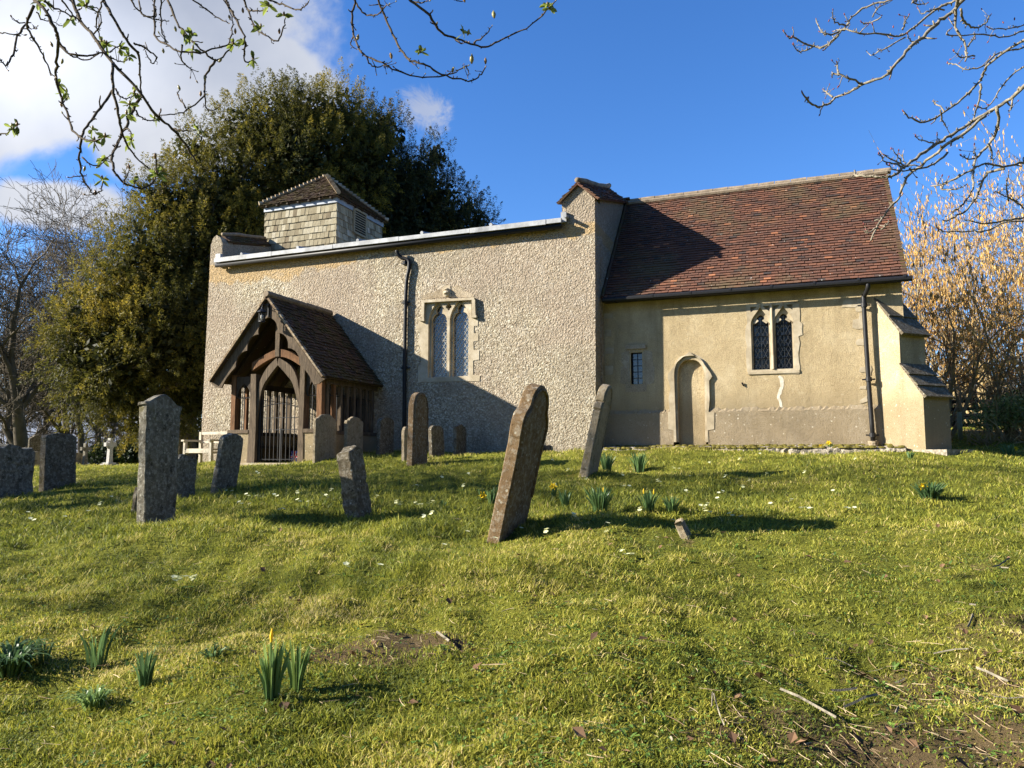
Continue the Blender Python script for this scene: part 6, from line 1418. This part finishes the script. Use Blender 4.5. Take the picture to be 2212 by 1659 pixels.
def bough_tree(tname, label, groups, trunk_lf, node_px, buds, leafs, twigmat, budmat, seed, side_n, th, extra=0):
    rg = np.random.RandomState(seed); base = camxy(*trunk_lf); gzb_ = g1(base[0], base[1]) - .1; T = thing(tname, label, 'tree', (base[0], base[1], gzb_)); tw = MB(); tips = []
    base = np.array([base[0], base[1], gzb_]); nodes = [pd(*n) for n in node_px]; tk = MB(); fork = base + np.array([0, 0, 4.2])
    tk.tube(smooth_path([base, base + [0, 0, 1.5], fork, fork + (nodes[0] - fork) * .2 + np.array([0, 0, 1.2])], 5), np.linspace(.34, .2, 16), 12)
    for nd in nodes: tk.tube(smooth_path([fork - [0, 0, .3], fork * .55 + nd * .45 + np.array([0, 0, .6]), nd + np.array([0, 0, .05])], 6), np.linspace(.17, .035, 13), 8)
    tk.build('trunk', M['bark'], T, True, fixn=False)
    for ox, br in groups:
        for rpx, d, pts in br:
            n = len(pts); ph = rg.uniform(0, 6.28); P = []
            for i, (x, y) in enumerate(pts): P.append(pd(ox + x / 3.0, y / 3.0, d + .18 * math.sin(ph + i * .7)))
            X, Y = ox + pts[0][0] / 3.0, pts[0][1] / 3.0
            if Y < -5 or X < -10 or X > 2225:   # runs on out of the picture to a limb
                nd = min(nodes, key=lambda q: np.linalg.norm(q - P[0])); P = [nd, (nd + P[0]) / 2 + rg.normal(0, .05, 3)] + P
            sp = smooth_path(P, 4); sp = sp + rg.normal(0, .0035, sp.shape); R = rpx / 2 * d / F * np.linspace(1.15, .5, len(sp)) * th * (1 + .12 * rg.uniform(-1, 1, len(sp)))
            tw.tube(sp, R, 6, rg.rand()); tips.append((sp[-1], unit(sp[-1] - sp[-3]), d))
            for k in range(int(len(sp) * side_n)):      # spurs and knuckles
                i = rg.randint(3, len(sp) - 1); L = rg.uniform(.006, .03) if rg.rand() < .85 else rg.uniform(.03, .09); dv = unit(rg.normal(0, 1, 3) + np.array([0, 0, .3])); e = sp[i] + dv * L; tw.tube([sp[i], sp[i] + dv * L * .6 + rg.normal(0, .004, 3), e], [R[i] * .7, R[i] * .55, R[i] * .45], 4, rg.rand())
                if L > .05: tips.append((e, dv, d))
    tw.build('branches', M[twigmat], T, True, fixn=False)
    bb_ = MB(); lb = MB()
    def bud(p, dv, s):
        bb_.tube([p - dv * s * .2, p + dv * s * .35, p + dv * s * .8, p + dv * s * 1.35], [s * .12, s * .34, s * .30, s * .03], 7, rg.rand())
    def leaf(p, s, n=7):
        for k in range(n):
            dv = unit(rg.normal(0, 1, 3) + np.array([0, 0, .25])); sv = unit(np.cross(dv, rg.normal(0, 1, 3))) * s * .2; up = unit(np.cross(dv, sv)) * s * .08; L = s * rg.uniform(.7, 1.2); g_ = np.array([0, 0, -s * .25])
            lb.add([p, p + dv * L * .4 + sv + up, p + dv * L * .75 + sv * .9 + up + g_ * .5, p + dv * L + g_, p + dv * L * .75 - sv * .9 + up + g_ * .5, p + dv * L * .4 - sv + up, p + dv * L * .6 + g_ * .3], [(0, 1, 6), (1, 2, 6), (2, 3, 6), (3, 4, 6), (4, 5, 6), (5, 0, 6)], rg.rand())
    for (x, y, d, s) in buds: bud(pd(x, y, d), unit(np.array([rg.normal(0, .2), rg.normal(0, .2), 1])), s)
    for p, dv, d in tips: bud(p, unit(dv + np.array([0, 0, .4])), rg.uniform(.010, .017))
    for (x, y, d, s) in leafs: p = pd(x, y, d); leaf(p, s); bud(p, unit(np.array([0, 0, 1.])), s * .4)
    bb_.build('buds', M[budmat], T, True, fixn=False)
    if leafs: lb.build('young_leaves', M['newleaf'], T, fixn=False)
    return T
cl_ = [(460, 130), (690, 290), (655, 275), (830, 360), (560, 40), (380, 550), (430, 600), (870, 600), (840, 680), (820, 740), (600, 840), (680, 890), (850, 910), (660, 1040), (660, 1165), (1015, 1130), (870, 1190), (1250, 320), (1190, 235), (1240, 225), (1510, 285), (1580, 270), (1690, 180), (1840, 100), (1740, 40), (1640, 385), (1280, 840), (75, 825), (110, 815), (1000, 770), (610, 915), (250, 20), (290, 10), (780, 320)]
lf_ = [(x / 3., y / 3., 5.0 + (x % 7) * .08, .068 + (x % 5) * .008) for x, y in cl_] + [(737.3 + x / 3., y / 3., 5.8, .075) for x, y in ((515, 340), (1335, 40), (1350, 60), (790, 215))]
bd_ = [(x / 3., y / 3., 5.1, .028) for x, y in ((1330, 520), (800, 240), (1810, 215), (1490, 120), (1140, 200), (1165, 580), (1525, 215), (1005, 1025), (840, 1095), (545, 1105), (1575, 80), (620, 1260), (400, 690), (1420, 400), (1300, 620), (1060, 340), (340, 300), (400, 410))] + [(737.3 + x / 3., y / 3., 5.8, s) for x, y, s in ((990, 110, .05), (820, 225, .035), (325, 375, .042), (105, 255, .04), (845, 405, .05), (720, 465, .035), (935, 410, .035), (800, 10, .035))]
bough_tree('horse_chestnut_tree', 'horse chestnut whose drooping budding twigs hang across the upper left sky', [(0, TL), (737.3, TC)], (-6.5, -3.0), [(60, -90, 4.8), (200, -120, 5.0), (370, -120, 5.4), (560, -130, 5.8), (740, -130, 6.0), (900, -140, 6.2), (-60, 120, 4.4), (-60, 300, 4.4)], bd_, lf_, 'twig', 'bud', 5, .75, 1.25)
rb_ = [(1474.6 + x / 3., y / 3., 5.6, .016) for x, y in ((655, 205), (680, 240), (710, 245), (718, 290), (775, 600), (815, 640), (1005, 570), (1505, 235), (1430, 725), (1510, 885), (1650, 880), (1270, 1000), (1350, 970), (1340, 1070), (1890, 940), (1805, 1012), (2040, 1000), (2075, 1400), (1700, 1490), (1600, 1460), (1365, 180), (945, 140), (2150, 130), (2080, 150), (1760, 330), (1715, 412), (1850, 705), (1900, 690))]
bough_tree('flowering_tree', 'leafless budding tree reaching gnarled grey boughs in from the upper right', [(1474.6, TRr)], (6.8, 4.2), [(1960, -110, 6.0), (2100, -120, 5.8), (2320, 60, 5.6), (2340, 180, 5.5), (2340, 350, 5.5), (2340, 470, 5.5)], rb_, [], 'twig_r', 'redbud', 6, 1.3, 1.2)
# fine pink budded sprays at the right edge

# ------------------------------------------------------------------ light and sky
SUN = np.array([-5.47, -2.76, 2.80]); SUN /= np.linalg.norm(SUN)
el = math.asin(SUN[2])
sd = bpy.data.lights.new('sun', 'SUN'); so = bpy.data.objects.new('sun', sd); COL.objects.link(so)
sd.energy = 5.0; sd.angle = math.radians(.55); sd.color = (1.0, .93, .80)
so.rotation_euler = Vector(-SUN).to_track_quat('-Z', 'Y').to_euler()
w = bpy.data.worlds.new("World"); S.world = w; w.use_nodes = True
nt = w.node_tree; nb = NB(nt); bg = nt.nodes['Background']
sky = nb.add('ShaderNodeTexSky', sky_type='NISHITA'); sky.sun_disc = False; sky.sun_elevation = el
sky.sun_rotation = math.atan2(SUN[0], SUN[1]); sky.air_density = 1.0; sky.dust_density = .3; sky.ozone_density = 3.0
tc = nb.add('ShaderNodeTexCoord').outputs['Generated']
def dot(v): return nb.add('ShaderNodeVectorMath', {0: tc, 1: tuple(v)}, operation='DOT_PRODUCT').outputs['Value']
Fv = FW * math.cos(PITCH) + UPV * math.sin(PITCH); Uv = -FW * math.sin(PITCH) + UPV * math.cos(PITCH)
wv = nb.math('MAXIMUM', dot(Fv), .05); U_ = nb.math('DIVIDE', dot(RT), wv); V_ = nb.math('DIVIDE', dot(Uv), wv)
uv = nb.add('ShaderNodeCombineXYZ', {0: U_, 1: V_, 2: 0.0}).outputs[0]
n1 = nb.add('ShaderNodeTexNoise', {'Vector': uv, 'Scale': 4.2, 'Detail': 9., 'Roughness': .58, 'Distortion': .25}).outputs[0]
n2 = nb.add('ShaderNodeTexNoise', {'Vector': uv, 'Scale': 2.6, 'Detail': 6., 'Roughness': .5, 'Distortion': .1}).outputs[0]
def ell(x, y, a, c, rot=0.0, soft=1.0):
    u0, v0 = (x - CX) / F, (CY - y) / F; a /= F; c /= F
    du = nb.math('SUBTRACT', U_, u0); dv = nb.math('SUBTRACT', V_, v0); cr, sr = math.cos(rot), math.sin(rot)
    p = nb.math('DIVIDE', nb.math('ADD', nb.math('MULTIPLY', du, cr), nb.math('MULTIPLY', dv, sr)), a)
    q = nb.math('DIVIDE', nb.math('SUBTRACT', nb.math('MULTIPLY', dv, cr), nb.math('MULTIPLY', du, sr)), c)
    e = nb.math('SQRT', nb.math('ADD', nb.math('MULTIPLY', p, p), nb.math('MULTIPLY', q, q)))
    return nb.math('MULTIPLY', nb.math('SUBTRACT', 1.0, e), soft)
m = None
for args in ((230, 60, 560, 290, -.12), (-100, 200, 420, 230, 0), (560, 130, 260, 110, -.55), (380, 300, 230, 95, .1), (110, 440, 200, 75, -.12, 1.0), (60, 930, 600, 120, 0, .9)):
    e = ell(*args); m = e if m is None else nb.math('MAXIMUM', m, e)
mm = nb.math('ADD', m, nb.math('MULTIPLY', nb.math('SUBTRACT', n1, .5), 1.5))
mask = nb.add('ShaderNodeMapRange', {0: mm, 1: .0, 2: .30}, interpolation_type='SMOOTHSTEP').outputs[0]
n3 = nb.add('ShaderNodeTexNoise', {'Vector': uv, 'Scale': 16., 'Detail': 8., 'Roughness': .65, 'Distortion': 1.2}).outputs[0]
wp = nb.math('ADD', ell(915, 245, 75, 62, -.5, 1.2), nb.math('MULTIPLY', nb.math('SUBTRACT', n3, .5), 3.0))
wisp = nb.add('ShaderNodeMapRange', {0: wp, 1: .1, 2: 1.0, 3: 0.0, 4: .75}, interpolation_type='SMOOTHSTEP').outputs[0]
wisp = nb.math('MULTIPLY', wisp, nb.fr(ell(915, 245, 100, 85, -.5, 1), 0, .35))
back = nb.fr(dot(Fv), .0, .3); mask = nb.math('MULTIPLY', nb.math('MAXIMUM', mask, wisp), back)
hs = nb.add('ShaderNodeHueSaturation', {'Saturation': 1.2, 'Value': 1.0, 'Color': sky.outputs[0]}).outputs[0]
skyc = nb.mix(1.0, hs, (.95, 1.10, 1.42), 'MULTIPLY')
skyc = nb.mix(1.0, skyc, (SKYG, SKYG, SKYG), 'MULTIPLY') if False else skyc
glow = nb.fr(ell(30, 130, 420, 230), 0, 1, 0, 1)
cb = nb.math('ADD', nb.math('MULTIPLY', n2, 3.6), nb.math('MULTIPLY', glow, 3.5))
shade = nb.ramp(nb.fr(n2, .35, .65), [(0, (.72, .78, .90)), (1, (1, 1, 1))])
cl = nb.mix(1.0, shade, nb.add('ShaderNodeCombineColor', {0: nb.math('ADD', 2.3, cb), 1: nb.math('ADD', 2.45, cb), 2: nb.math('ADD', 2.85, cb)}).outputs[0], 'MULTIPLY')
nt.links.new(nb.mix(mask, skyc, cl), bg.inputs[0]); bg.inputs[1].default_value = .056
S.view_settings.view_transform = 'Standard'; S.view_settings.look = 'None'; S.view_settings.exposure = 1.62; S.view_settings.gamma = 1
S.render.engine = 'CYCLES'; S.cycles.max_bounces = 6; S.cycles.diffuse_bounces = 3; S.cycles.glossy_bounces = 3; S.cycles.transmission_bounces = 3; S.cycles.transparent_max_bounces = 4
S.cycles.use_adaptive_sampling = True; S.cycles.adaptive_threshold = .01
S.cycles.use_denoising = True
S.render.use_persistent_data = False
